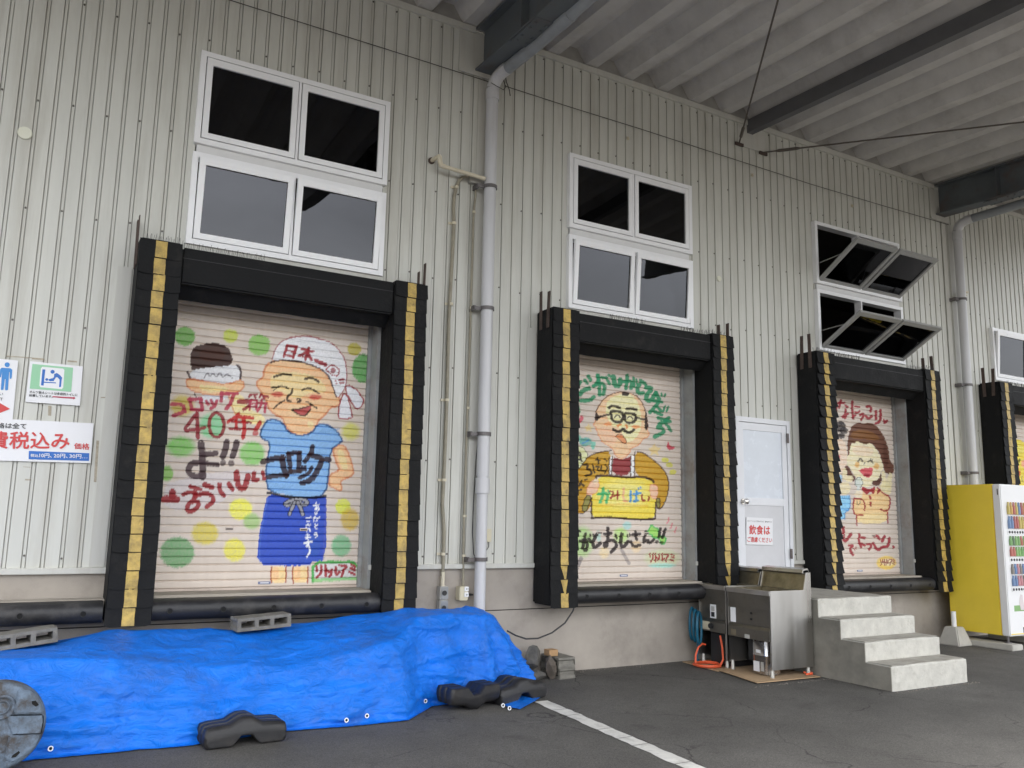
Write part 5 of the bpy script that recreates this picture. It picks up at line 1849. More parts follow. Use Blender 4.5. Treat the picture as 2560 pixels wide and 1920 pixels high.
TL2('コロナウイルス予防のため、敷地内での', (376, 682), (514, 688), (376, 673), P_black, .0)
TL2('飲食は', (388, 752), (504, 756), (388, 700), P_red, .028)
TL2('ご遠慮ください', (378, 795), (516, 800), (378, 766), P_red, .02)

# ================================================================== CONCRETE STEPS
stp = empty('concrete_steps', (6.88, -1.1, 0), 'worn pale concrete steps up to the white side door', 'steps')
SX0, SX1 = 6.285, 7.47
ST = [(-2.13, -1.85, 0.228), (-1.85, -1.572, 0.412), (-1.572, -1.300, 0.595), (-1.300, 0.018, 0.776)]


def step_block(y0, y1, h):
    """front of pale worn concrete, edges slightly chipped"""
    mb = MB()
    nx, nz = 26, 6
    wob = lambda x, s: 0.006 * (mnoise.noise(Vector((x * 7, s * 3.1, h * 9))) + .5 * mnoise.noise(Vector((x * 25, s * 2, h * 5))))
    prof = [(y1, 0.0), (y0, 0.0), (y0, h * .35), (y0, h * .7), (y0, h - .014), (y0 + .012, h), (y0 + (y1 - y0) * .5, h), (y1, h), ]
    rows = []
    for i in range(nx + 1):
        x = SX0 + (SX1 - SX0) * i / nx
        e = 0.010 if i in (0, nx) else 0
        row = []
        for j, (yy, zz) in enumerate(prof):
            dy = wob(x, j) if j in (2, 3, 4) else 0
            dz = wob(x, j + 20) if j in (4, 5) else 0
            row.append((x, yy + dy + (e if j in (1, 2, 3, 4) else 0), zz + dz - (e * .6 if j in (5, 6) else 0)))
        rows.append(row)
    mb.grid(rows)
    n = len(prof)
    mb.f.append(tuple(range(n))[::-1])
    mb.f.append(tuple(range(nx * n, nx * n + n)))
    return mb


for y0, y1, h in ST:
    mk('step', step_block(y0, y1, h), M_concrete, stp)
# thin slabs of darker concrete on the treads
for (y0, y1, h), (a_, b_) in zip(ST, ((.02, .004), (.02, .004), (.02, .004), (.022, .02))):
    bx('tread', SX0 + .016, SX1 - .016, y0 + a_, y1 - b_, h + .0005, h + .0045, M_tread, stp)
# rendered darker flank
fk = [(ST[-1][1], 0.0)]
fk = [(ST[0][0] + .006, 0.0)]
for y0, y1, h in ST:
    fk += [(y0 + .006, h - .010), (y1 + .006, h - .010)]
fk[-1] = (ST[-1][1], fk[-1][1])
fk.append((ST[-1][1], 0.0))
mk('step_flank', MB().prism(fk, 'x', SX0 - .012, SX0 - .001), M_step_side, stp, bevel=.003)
c0 = atz(2305, 1575, .35)
o = mk('plastic_scrap', MB().tube([(7.52, -1.0, .33), (7.53, -1.02, .40), (7.52, -1.0, .47)], [.02, .045, .01], 7).tube([(7.50, -1.05, .22), (7.58, -1.1, .18), (7.66, -1.1, .16)], [.03, .05, .01], 7), M_white)
tag(o, 'white crumpled plastic stuffed beside the concrete steps', 'plastic')

# ================================================================== FRYERS
def fryer(x0, x1, y0, y1, zt, zs, label, front):
    o = empty('fryer', ((x0 + x1) / 2, (y0 + y1) / 2, 0.03), label, 'fryer', 'stainless fryers beside the steps')
    zb = 0.095
    t = 0.012
    # side panels with the raised end of the splashback
    side = [(x0, zb), (x1, zb), (x1, zs - .03), (x1 - .07, zs - .03), (x1 - .115, zt), (x0, zt)]
    mk('side_panel', MB().prism(side, 'y', y0, y0 + t), M_stain, o, bevel=.002)
    mk('side_panel', MB().prism(side, 'y', y1 - t, y1), M_stain, o, bevel=.002)
    bx('back_panel', x1 - t, x1, y0 + t, y1 - t, zb, zs - .03, M_stain, o)
    # top with an oil well
    mb = MB()
    wx0, wx1, wy0, wy1 = x0 + .07, x1 - .16, y0 + .07, y1 - .07
    zt2 = zt - .006
    mb.add([(x0 - .012, y0 + t, zt2), (x1 - .115, y0 + t, zt2), (x1 - .115, y1 - t, zt2), (x0 - .012, y1 - t, zt2), (wx0, wy0, zt2), (wx1, wy0, zt2), (wx1, wy1, zt2), (wx0, wy1, zt2),
            (wx0, wy0, zt2 - .18), (wx1, wy0, zt2 - .18), (wx1, wy1, zt2 - .18), (wx0, wy1, zt2 - .18)],
           [(0, 1, 5, 4), (1, 2, 6, 5), (2, 3, 7, 6), (3, 0, 4, 7), (4, 5, 9, 8), (5, 6, 10, 9), (6, 7, 11, 10), (7, 4, 8, 11), (8, 9, 10, 11)])
    mk('top_tray', mb, M_grease, o, recalc=False)
    mk('front_lip', MB().box(x0 - .016, x0 - .001, y0 + .001, y1 - .001, zt - .05, zt - .004), M_stain, o, bevel=.003)
    # sloping splashback and cap
    v = [(x1 - .108, y0 + t, zt - .004), (x1 - .108, y1 - t, zt - .004), (x1 - .062, y1 - t, zs - .04), (x1 - .062, y0 + t, zs - .04)]
    mb = MB().add(v + [(p[0] + .012, p[1], p[2]) for p in v], [(0, 1, 2, 3), (7, 6, 5, 4), (0, 4, 5, 1), (3, 2, 6, 7)])
    mk('splashback', mb, M_grease, o)
    cap = [(x1 - .10, zs - .035), (x1 - .095, zs), (x1 - .02, zs + .012), (x1 - .001, zs - .03), (x1 - .02, zs - .005), (x1 - .085, zs - .012), (x1 - .088, zs - .045)]
    mk('splash_cap', MB().prism(cap, 'y', y0 + .02, y1 - .02), M_stain, o)
    # front panels
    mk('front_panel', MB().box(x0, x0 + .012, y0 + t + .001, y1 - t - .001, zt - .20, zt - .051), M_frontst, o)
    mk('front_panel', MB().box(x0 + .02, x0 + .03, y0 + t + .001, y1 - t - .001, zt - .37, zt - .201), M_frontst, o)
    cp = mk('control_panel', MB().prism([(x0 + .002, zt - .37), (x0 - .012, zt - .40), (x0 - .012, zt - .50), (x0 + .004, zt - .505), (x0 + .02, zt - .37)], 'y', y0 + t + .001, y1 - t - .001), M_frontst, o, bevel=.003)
    ym = (y0 + y1) / 2
    if front == 'near':
        mk('button', MB().tube([(x0 + .0195, ym - .02, zt - .245), (x0 + .012, ym - .02, zt - .245)], .013, 10), M_black, o)
        bx('latch', x0 + .012, x0 + .0195, ym - .03, ym - .005, zt - .315, zt - .295, M_black, o)
        bx('label_plate', x0 - .0135, x0 - .0122, y1 - .13, y1 - .06, zt - .49, zt - .43, M_grease, cp)
        bx('worn_sticker', x0 - .0135, x0 - .0122, ym - .02, ym + .05, zt - .50, zt - .46, M_box, cp)
        bx('side_strip', x0 + .012, x0 + .02, y1 - .10, y1 - .03, zt - .36, zt - .21, M_alu, o)
    else:
        s = bx('gauge', x0 + .011, x0 + .0195, ym - .04, ym + .045, zt - .36, zt - .215, M_white, o)
        bx('gauge_face', x0 + .009, x0 + .0108, ym - .022, ym + .028, zt - .345, zt - .295, M_black, s)
        bx('gauge_print', x0 + .009, x0 + .0108, ym - .022, ym + .028, zt - .285, zt - .235, M_box, s)
        mk('knob', MB().tube([(x0 - .013, ym - .0, zt - .44), (x0 - .04, ym - .0, zt - .44)], .028, 14), M_black, cp)
        bx('rating_plate', x0 - .0145, x0 - .0125, ym + .03, y1 - .03, zt - .485, zt - .40, M_ivory, cp)
    # open base: rails and legs
    for yy in (y0 + .001, y1 - .022):
        bx('post', x0, x0 + .02, yy + t, yy + t + .008, zb, zt - .505, M_stain, o)
    for xx in (x0 + .03, x1 - .05):
        for yy in (y0 + .03, y1 - .03):
            mk('foot', MB().tube([(xx, yy, 0.012), (xx, yy, .03), (xx, yy, zb + .02)], [.022, .022, .015], 12), mat('foot_metal', (0.55, 0.54, 0.5), .4, metal=.6, var=.1), o)
    bx('base_shelf', x0 + .25, x1 - .02, y0 + t, y1 - t, .10, .11, M_dark, o)
    return o


fryer(5.635, 6.235, -1.25, -0.645, 0.868, 1.075, 'larger stainless fryer with a plain side panel next to the steps', 'near')
fryer(5.635, 6.235, -0.625, -0.20, 0.873, 1.05, 'narrower stainless fryer with a white gauge nearest the wall', 'far')
# things kept under the fryers
o = empty('oil_can', (5.80, -1.02, .02), 'shiny square tin can under the larger fryer', 'can')
rr = []
for z, s in ((.022, .9), (.03, 1), (.20, 1), (.205, 1.015), (.215, 1.015), (.22, 1), (.355, 1), (.365, .93)):
    rr.append([(5.79 + .112 * s * math.copysign(abs(math.cos(t)) ** .45, math.cos(t)), -1.035 + .112 * s * math.copysign(abs(math.sin(t)) ** .45, math.sin(t)), z) for t in [2 * math.pi * k / 32 for k in range(33)]])
mb = MB().grid(rr)
mb.f.append(tuple(range(7 * 33, 7 * 33 + 32)))
mk('can_body', mb, mat('tin', (0.55, 0.55, 0.56), .22, metal=1.0, var=.12, vscale=10), o, smooth=True)
mk('can_cap', MB().tube([(5.77, -1.02, .362), (5.77, -1.02, .39)], .03, 12), M_black, o)
bx('can_label', 5.6745, 5.6765, -1.10, -1.06, .06, .15, M_box, o)
bx('can_label', 5.6745, 5.6765, -1.04, -.96, .05, .15, M_paper, o)
bx('can_label', 5.6745, 5.6765, -1.06, -1.00, .235, .265, M_white, o)
o = mk('plastic_crate', MB().box(5.72, 6.1, -.60, -.28, .022, .36), M_black, bevel=.012)
tag(o, 'black box under the narrower fryer', 'box')
o = mk('plastic_crate', MB().box(5.86, 6.15, -.86, -.70, .112, .33), M_black, bevel=.012)
tag(o, 'black box behind the tin can under the larger fryer', 'box')
# cardboard
for pts, zz, lb in ((((5.52, -.05), (5.46, -.66), (6.27, -.72), (6.27, -.05)), .004, 'flattened cardboard under the narrower fryer'),
                    (((5.50, -.60), (5.34, -1.33), (6.20, -1.36), (6.255, -.58)), .012, 'flattened cardboard under the larger fryer')):
    n0 = len(pts)
    mb = MB()
    mb.prism(list(pts), 'z', zz, zz + .007)
    o = mk('cardboard', mb, M_card)
    tag(o, lb, 'cardboard', 'cardboard sheets under the fryers')
# hoses
mb = MB()
for k in range(3):
    pts = []
    for i in range(30):
        t = 2 * math.pi * i / 29
        pts.append((5.545 + .07 * math.cos(t) + .012 * k, -.30 + .07 * k + .04 * math.cos(t), .40 + .17 * math.sin(t) + .015 * k))
    mb.tube(pts, .014, 8, cap=False)
mb.tube([(5.58, -.22, .30), (5.60, -.22, .18), (5.59, -.2, .05), (5.62, -.2, .04)], .014, 8)
tag(mk('water_hose', mb, M_bluehose, smooth=True), 'coiled blue water hose hanging beside the fryers', 'hose')
mb = MB()
pts = []
for i in range(44):
    t = 2 * math.pi * i / 22
    r = .14 + .012 * math.sin(t * 1.3)
    pts.append((5.55 + r * math.cos(t) * 1.0, -.40 + r * math.sin(t), .026 + .012 * (i // 22) + .002 * math.sin(t * 3)))
mb.tube(pts, .011, 8)
mb.tube([(5.46, -.33, .03), (5.46, -.33, .12), (5.50, -.33, .20), (5.58, -.30, .23), (5.63, -.30, .22)], .011, 8)
mb.tube([(5.62, -.53, .03), (5.65, -.55, .10), (5.66, -.53, .22), (5.66, -.50, .34)], .011, 8)
tag(mk('gas_hose', mb, M_orange, smooth=True), 'orange gas hose looped on the cardboard by the narrower fryer', 'hose')
tag(mk('gas_hose', MB().tube([(6.10, -1.262, .032), (6.14, -1.275, .034), (6.18, -1.272, .034), (6.22, -1.24, .032), (6.16, -1.18, .032)], .011, 8), M_orange, smooth=True),
    'short orange hose end under the right side of the larger fryer', 'hose')

# ================================================================== VENDING MACHINE
vm = empty('vending_machine', (10.7, -.58, .16), 'yellow-sided drinks vending machine with a white front at the right edge', 'vending machine')
VX0, VX1, VY0, VY1, VZ0, VZ1 = 10.20, 11.25, -0.965, -0.205, 0.165, 2.125
mk('cabinet', MB().box(VX0, VX1, VY0 + .06, VY1, VZ0, VZ1), M_vyellow, vm, bevel=.008)
dmb = MB()
dmb.box(VX0 - .004, VX1 + .004, VY0 - .05, VY0 + .058, VZ0 + .0, VZ1 - .002)
mk('front_door', dmb, M_white, vm, bevel=.012, seg=3)
yv = VY0 - .052
M_vglass = mat('display_blue', lin((70, 120, 190)), .3, var=.1)
shelves = ((1.53, 1.90), (1.17, 1.45), (0.79, 1.09))
rows_cols = [((90, 130, 190), (190, 70, 60), (220, 190, 70), (230, 170, 60)), ((200, 80, 60), (120, 190, 80), (100, 170, 70), (70, 110, 60)), ((80, 120, 180), (215, 120, 130), (120, 110, 100), (70, 120, 190))]
for (za, zb_), cs in zip(shelves, rows_cols):
    dsp = mk('display_window', MB().box(VX0 + .10, VX1 - .10, yv + .004, yv + .008, za, zb_), M_vglass, vm)
    mk('button_strip', MB().box(VX0 + .10, VX1 - .10, yv - .006, yv + .003, za - .065, za - .004), M_white, dsp)
    n = 14
    h = (zb_ - za)
    for i in range(n):
        x = VX0 + .13 + i * (VX1 - VX0 - .26) / (n - 1)
        for tier in (0, 1):
            c = cs[(i // 2 + tier * 2 + i * tier) % 4]
            c = tuple(int(v * .62 + 62) for v in c)
            zb2, h2 = za + .012 + tier * h * .5, h * .44
            mk('drink_can', MB().tube([(x, yv - .014, zb2), (x, yv - .014, zb2 + h2 * .6), (x, yv - .014, zb2 + h2 * .78), (x, yv - .014, zb2 + h2)], [.020, .020, .011, .010], 10), flat('can_%d_%d_%d' % c, c), dsp, smooth=True)
        mk('select_button', MB().tube([(x, yv - .0065, za - .035), (x, yv - .012, za - .035)], .017, 10), P_black, dsp)
mk('kick_panel', MB().box(VX0 + .02, VX1 - .02, yv - .003, yv + .003, VZ0 + .02, .195), M_vyellow, vm)
pst = mk('poster', MB().box(VX0 + .12, VX0 + .55, yv + .004, yv + .0075, .47, .73), flat('poster_sky', (150, 190, 220)), vm)
mk('poster_print', MB().box(VX0 + .125, VX0 + .545, yv + .001, yv + .0035, .475, .55), flat('poster_leaf', (130, 170, 110)), pst)
mk('poster_print', MB().prism([(VX0 + .27, .49), (VX0 + .25, .58), (VX0 + .265, .65), (VX0 + .29, .69), (VX0 + .33, .68), (VX0 + .34, .60), (VX0 + .37, .49)], 'y', yv - .002, yv + .0005), flat('poster_pale', (215, 205, 205)), pst)
mk('coin_panel', MB().box(VX0 + .42, VX0 + .75, yv - .004, yv + .003, .28, .44), flat('coin_grey', (170, 172, 176)), vm)
mk('pickup_flap', MB().box(VX0 + .30, VX1 - .25, yv - .004, yv + .003, .20, .27), M_black, vm)
mk('door_lock', MB().box(VX0 - .0065, VX0 - .0045, VY0 - .02, VY0 - .006, 1.98, 2.06), M_bracket, vm)
for xx in (VX0 + .06, VX1 - .06):
    for yy in (VY0 + .02, VY1 - .06):
        mk('foot', MB().tube([(xx, yy, .075), (xx, yy, .085), (xx, yy, .09), (xx, yy, .166)], [.045, .045, .014, .014], 12), M_bracket, vm)
o = mk('kerb_block', MB().box(10.08, 10.32, -1.10, -.18, 0, .074), M_kerb, bevel=.01)
tag(o, 'concrete kerb block under the left feet of the vending machine', 'kerb block')
o = mk('kerb_block', MB().box(11.08, 11.32, -1.10, -.18, 0, .074), M_kerb, bevel=.01)
tag(o, 'concrete kerb block under the right feet of the vending machine', 'kerb block')
# post stub in a concrete foot
pf = empty('post_stand', (9.93, -.42, 0), 'short white post in a tapered concrete foot beside the vending machine', 'post')
v = []
for z, s in ((0, .155), (.235, .085)):
    v += [(9.94 - s, -.42 - s, z), (9.94 + s, -.42 - s, z), (9.94 + s, -.42 + s, z), (9.94 - s, -.42 + s, z)]
mk('concrete_foot', MB().add(v, [(0, 3, 2, 1), (4, 5, 6, 7), (0, 1, 5, 4), (1, 2, 6, 5), (2, 3, 7, 6), (3, 0, 4, 7)]), M_kerb, pf, bevel=.012)
mk('post', MB().tube([(9.94, -.42, .23), (9.94, -.42, .43)], .031, 14), M_white, pf, smooth=True)
# ================================================================== TARPAULIN
def tarp_material():
    m = bpy.data.materials.new('blue_tarpaulin')
    m.use_nodes = True
    n, l = m.node_tree.nodes, m.node_tree.links
    b = n['Principled BSDF']
    b.inputs['Roughness'].default_value = 0.42
    b.inputs['Specular IOR Level'].default_value = 0.3
    g = n.new('ShaderNodeNewGeometry')
    pos = g.outputs['Position']

    def noise(s, d, r, dist=0.0, sc=(1, 1, 1)):
        mp = n.new('ShaderNodeMapping')
        mp.inputs['Scale'].default_value = sc
        mp.inputs['Rotation'].default_value = (0.2, 0.45, 0.3)
        l.new(pos, mp.inputs['Vector'])
        q = n.new('ShaderNodeTexNoise')
        q.inputs['Scale'].default_value = s
        q.inputs['Detail'].default_value = d
        q.inputs['Roughness'].default_value = r
        q.inputs['Distortion'].default_value = dist
        l.new(mp.outputs[0], q.inputs['Vector'])
        return q.outputs['Fac']
    rg = n.new('ShaderNodeMapRange')
    rg.inputs['From Min'].default_value = 0.3
    rg.inputs['From Max'].default_value = 0.7
    rg.inputs['To Min'].default_value = 0.85
    rg.inputs['To Max'].default_value = 1.15
    l.new(noise(3.0, 5, .6), rg.inputs['Value'])
    mx = n.new('ShaderNodeMix')
    mx.data_type = 'RGBA'
    mx.blend_type = 'MULTIPLY'
    mx.inputs[0].default_value = 1
    mx.inputs[6].default_value = (0.006, 0.165, 0.72, 1)
    l.new(rg.outputs[0], mx.inputs[7])
    dr = n.new('ShaderNodeMapRange')
    dr.inputs['From Min'].default_value = 0.52
    dr.inputs['From Max'].default_value = 0.75
    dr.inputs['To Max'].default_value = 0.5
    l.new(noise(2.6, 9, .7, .4), dr.inputs['Value'])
    m2 = n.new('ShaderNodeMix')
    m2.data_type = 'RGBA'
    l.new(dr.outputs[0], m2.inputs[0])
    l.new(mx.outputs[2], m2.inputs[6])
    m2.inputs[7].default_value = (0.06, 0.09, 0.22, 1)
    l.new(m2.outputs[2], b.inputs['Base Color'])
    def ridged(s, sc, dist):
        mp = n.new('ShaderNodeMapping')
        mp.inputs['Scale'].default_value = sc
        mp.inputs['Rotation'].default_value = (0.3, 0.5, 0.4)
        l.new(pos, mp.inputs['Vector'])
        q = n.new('ShaderNodeTexNoise')
        q.noise_type = 'RIDGED_MULTIFRACTAL'
        q.inputs['Scale'].default_value = s
        q.inputs['Detail'].default_value = 4
        q.inputs['Distortion'].default_value = dist
        l.new(mp.outputs[0], q.inputs['Vector'])
        return q.outputs['Fac']
    ad = n.new('ShaderNodeMath')
    ad.operation = 'MULTIPLY_ADD'
    ad.inputs[1].default_value = 0.22
    l.new(ridged(13, (.8, 1, 1.3), .5), ad.inputs[0])
    l.new(noise(8, 6, .6, .8, (.8, 1, 1.4)), ad.inputs[2])
    bp = n.new('ShaderNodeBump')
    bp.inputs['Strength'].default_value = 0.7
    bp.inputs['Distance'].default_value = 0.05
    l.new(ad.outputs[0], bp.inputs['Height'])
    l.new(bp.outputs[0], b.inputs['Normal'])
    return m


M_tarp = tarp_material()
tarp = empty('tarpaulin', (.6, -.6, 0), 'crumpled blue tarpaulin draped over a long pile along the docks', 'tarpaulin')


def tab(x, T):
    xs = [t[0] for t in T]
    return float(np.interp(x, xs, [t[1] for t in T]))


ZK = [(-2.6, .60), (-1.03, .595), (-.4, .55), (.2, .465), (.85, .41), (1.25, .48), (1.72, .57), (1.97, .70), (2.3, .715), (2.62, .69)]
ZI = [(-2.6, .60), (-1.05, .575), (-.7, .615), (-.35, .655), (.3, .65), (.75, .622), (1.2, .66), (2.0, .735), (2.6, .725), (2.95, .62)]
YBT = [(-2.6, -1.30), (-.77, -1.19), (-.29, -1.22), (.12, -1.27), (.76, -1.15), (1.3, -1.22), (1.71, -1.22), (1.88, -1.06), (2.08, -.86), (2.62, -.80)]


def chaikin(P, it=2):
    for _ in range(it):
        Q_ = [P[0]]
        for a_, b_ in zip(P[:-1], P[1:]):
            Q_ += [a_ * .75 + b_ * .25, a_ * .25 + b_ * .75]
        Q_.append(P[-1])
        P = Q_
    return P


def resample(P, n):
    d = [0.0]
    for a_, b_ in zip(P[:-1], P[1:]):
        d.append(d[-1] + (b_ - a_).length)
    out = []
    j = 0
    for i in range(n):
        t = d[-1] * i / (n - 1)
        while j < len(d) - 2 and d[j + 1] < t:
            j += 1
        u = (t - d[j]) / max(1e-9, d[j + 1] - d[j])
        out.append(P[j].lerp(P[j + 1], min(1, u)))
    return out


NT = 92
cols = []
N1, N2 = 250, 80
for i in range(N1 + N2):
    if i < N1:
        x = -2.6 + (2.62 + 2.6) * i / (N1 - 1)
        zk, zi = tab(x, ZK), tab(x, ZI)
        yb = tab(x, YBT)
        yk = float(np.interp(x, [-2.6, 1.6, 1.95, 2.62], [-.97, -.97, -.78, -.68])) + .03 * math.sin(x * 3.1)
        I = Vector((x, -0.38, zi))
        K_ = Vector((x, yk, zk))
        B_ = Vector((x, yb, 0.012))
        out = Vector((0, -1, 0))
        back = Vector((x, -0.03, zi - .16))
    else:
        u = (i - N1 + 1) / N2
        # round the right-hand end
        ang = u * math.pi / 2
        K_ = Vector((2.62 + .33 * math.sin(ang), -.66 + .50 * (1 - math.cos(ang)), .69 - .07 * u))
        B_ = Vector((2.62 + .80 * math.sin(ang), -.80 + .76 * (1 - math.cos(ang)), .012))
        I = Vector((2.62 + .16 * u, -.38 + .14 * u, .725 - .02 * u))
        back = Vector((2.62 + .2 * u, -.03, .55))
        out = Vector((math.sin(ang), -math.cos(ang), 0))
    pk = math.exp(-((I.x - 2.70) / .12) ** 2) * (1 if i < N1 else 1 - .2 * (i - N1) / N2)
    back = back + Vector((0, -.16 * pk, .15 * pk))
    mid = K_.lerp(B_, .45) + out * .02
    low = K_.lerp(B_, .86) + out * .03
    hem = B_ + out * (.05 + .03 * mnoise.noise(Vector((i * .09, 3, 0)))) + Vector((0, 0, -.004))
    P = [back, I.lerp(back, .3), I, I.lerp(K_, .5) + Vector((0, 0, .006)), I.lerp(K_, .94), K_, K_.lerp(B_, .06) + out * .010, mid, low, B_, hem]
    cols.append((resample(chaikin(P, 1), NT), out))
rows = []
for i, (P, out) in enumerate(cols):
    s = i * 0.0209
    r = []
    for j, p in enumerate(P):
        t = j / (NT - 1)
        front = max(0, min(1, (t - .42) / .12)) * max(0, min(1, (1.0 - t) / .05))
        top = 1 - max(0, min(1, (t - .42) / .12))
        q_ = Vector((s * 1.5, t * 2.2, 0))
        n1 = mnoise.noise(Vector((s * 1.3 + t * 1.5, t * 3.0, 1.0)))
        rid = 1 - abs(mnoise.noise(Vector((s * 2.0 + t * 2.8, t * 3.6 - s * .5, 4.2)))) * 2
        rid2 = 1 - abs(mnoise.noise(Vector((s * 2.6 - t * 5.5, t * 8.0 + s * .9, 9.1)))) * 2
        rid3 = 1 - abs(mnoise.noise(Vector((s * 4.2 + t * 3, t * 24.0, 2.7)))) * 2
        fold = 0
        if i > N1 - 70:
            w_ = min(1, (i - N1 + 70) / 60)
            fold = w_ * .045 * math.sin(s * 13 + t * 3 + 1.3 * n1) * max(0, min(1, (t - .45) / .3))
        low_ = max(0, min(1, (t - .62) / .2))
        cr1 = max(0, 1 - abs(mnoise.noise(Vector((s * 1.1 + t * 2.6, t * 2.4 - s * .55, 14.2)))) * 3.2) ** 2
        cr2 = max(0, 1 - abs(mnoise.noise(Vector((s * 1.6 - t * 3.4, t * 3.1 + s * .8, 21.7)))) * 3.6) ** 2
        cr3 = max(0, 1 - abs(mnoise.noise(Vector((s * .8 + t, t * 19.0 + .6 * math.sin(s * 1.7), 31.0)))) * 3.0) ** 2
        d = front * (.040 * n1 + .016 * (rid - .5) + .012 * (rid2 - .5) + low_ * .012 * (rid3 - .5) + .022 * cr1 ** 2 + .020 * cr2 ** 2 + low_ * .024 * cr3) + front * fold
        dz = top * (.016 * n1 + .010 * (rid - .5) + .004 * (rid2 - .5) + .012 * cr1 + .008 * cr2) * min(1, t / .06)
        pp = p + out * d * (1 if d > 0 else .8) + Vector((0, 0, dz + .35 * front * (.012 * (rid - .5))))
        pp.z = max(pp.z, 0.006 + .004 * math.sin(i * .7 + j))
        r.append(pp)
    rows.append(r)
mb = MB().grid([[tuple(p) for p in r] for r in rows])
tsheet = mk('sheet', mb, M_tarp, tarp, smooth=False, recalc=False)
tsheet.data.polygons.foreach_set('use_smooth', [True] * len(tsheet.data.polygons))
# loose corner lying on the asphalt
fl = []
cpts = [atz(px, py, .012) for px, py in ((1243, 1752), (1268, 1768), (1300, 1772), (1340, 1752), (1352, 1742), (1320, 1735), (1270, 1738))]
mb = MB()
mb.v = [(p[0], p[1], .010 + .006 * (k % 2)) for k, p in enumerate(cpts)] + [(float(np.mean([p[0] for p in cpts])), float(np.mean([p[1] for p in cpts])), .03)]
mb.f = [(k, (k + 1) % 7, 7) for k in range(7)]
o = mk('loose_corner', mb, M_tarp, tarp, smooth=True)
# eyelets along the hem
for px, py in ((125, 1868), (845, 1789), (925, 1799), (1067, 1758), (1256, 1758), (1272, 1765)):
    c = atz(px, py, .045)
    best = min((p for r in rows for p in r if abs(p.x - c[0]) < .05 and .02 < p.z < .10), key=lambda p: (p.x - c[0]) ** 2 + (p.z - .05) ** 2 - .0 * p.y, default=None)
    yy = (best.y if best is not None and px < 1200 else c[1]) - .012
    xx, zz = c[0], (best.z if best is not None and px < 1200 else .03)
    ring = [(xx + .013 * math.cos(t), yy + .002 * math.sin(t), zz + .013 * math.sin(t)) for t in [2 * math.pi * k / 14 for k in range(15)]]
    mb = MB().tube(ring, .0042, 6, cap=False)
    e_ = mk('eyelet', mb, M_alu, tarp, smooth=True)
    mk('eyelet_hole', MB().tube([(xx, yy - .001, zz), (xx, yy + .004, zz)], .0105, 12), M_dark, e_)


# ================================================================== CONCRETE BLOCKS, BRICK, STONES
def hollow_block(name, label, loc, rotz, tilt, group='hollow concrete blocks', L=.39, D=.19, H=.10):
    """three-hole block lying flat, holes running front to back, grooved ends"""
    xs = [0, .028, .125, .153, .237, .265, .362, .39]
    xs = [v / .39 * L - L / 2 for v in xs]
    zs = [0, .026, .076, H]
    mb = MB()
    hole = lambda i, j: j == 1 and i in (1, 3, 5)
    nx, nz = len(xs) - 1, len(zs) - 1
    for i in range(nx):
        for j in range(nz):
            xa, xb, za, zb_ = xs[i], xs[i + 1], zs[j], zs[j + 1]
            ca = .030 if (i == 0 and j == 1) else 0
            cb = .030 if (i == nx - 1 and j == 1) else 0
            if hole(i, j):
                k = .008
                mb.add([(xa, 0, za), (xb, 0, za), (xb, 0, zb_), (xa, 0, zb_), (xa + k, D, za + k), (xb - k, D, za + k), (xb - k, D, zb_ - k), (xa + k, D, zb_ - k)],
                       [(0, 1, 5, 4), (1, 2, 6, 5), (2, 3, 7, 6), (3, 0, 4, 7)])
            else:
                for y in (0, D):
                    mb.add([(xa, y, za), (xb, y, za), (xb, y, zb_), (xa, y, zb_)], [(0, 1, 2, 3)])
    for i in range(nx):
        for z in (0, H):
            mb.add([(xs[i], 0, z), (xs[i + 1], 0, z), (xs[i + 1], D, z), (xs[i], D, z)], [(0, 1, 2, 3)])
    for sx, sg_ in ((xs[0], 1), (xs[-1], -1)):
        prof = [(0, 0), (0, .022), (sg_ * .018, .036), (sg_ * .018, .066), (0, .080), (0, H)]
        for (da, za), (db, zb_) in zip(prof[:-1], prof[1:]):
            mb.add([(sx + da, -.001, za), (sx + da, D + .001, za), (sx + db, D + .001, zb_), (sx + db, -.001, zb_)], [(0, 1, 2, 3)])
    v = np.array(mb.v)
    v += np.array([[0.0025 * mnoise.noise(Vector(p) * 60) for _ in range(3)] for p in mb.v])
    mb.v = [tuple(p) for p in v]
    o = mk(name, mb, M_block, None, origin=(0, D / 2, 0))
    bm = bmesh.new()
    bm.from_mesh(o.data)
    bmesh.ops.remove_doubles(bm, verts=bm.verts, dist=.0015)
    bmesh.ops.recalc_face_normals(bm, faces=bm.faces)
    bm.to_mesh(o.data)
    bm.free()
    o.location = loc
    o.rotation_euler = (0, tilt, rotz)
    return tag(o, label, 'concrete block', group)


hollow_block('concrete_block', 'hollow concrete block on the tarpaulin below the capped-man shutter', (.755, -.455, .637), RAD(4), RAD(-3), L=.43)
hollow_block('concrete_block', 'hollow concrete block on the tarpaulin at the left edge', (-.905, -.50, .600), RAD(6), RAD(-6), L=.42)
hollow_block('concrete_block', 'lower hollow concrete block of the two stacked by the wall', (3.79, -.165, .0), RAD(90 + 3), 0, L=.33)
hollow_block('concrete_block', 'upper hollow concrete block of the two stacked by the wall', (3.785, -.175, .103), RAD(90 - 1), 0, L=.33)
o = mk('brick', MB().box(3.635, 3.74, -.25, -.15, .209, .268), M_brick, bevel=.004)
tag(o, 'small buff brick on top of the stacked concrete blocks', 'brick')


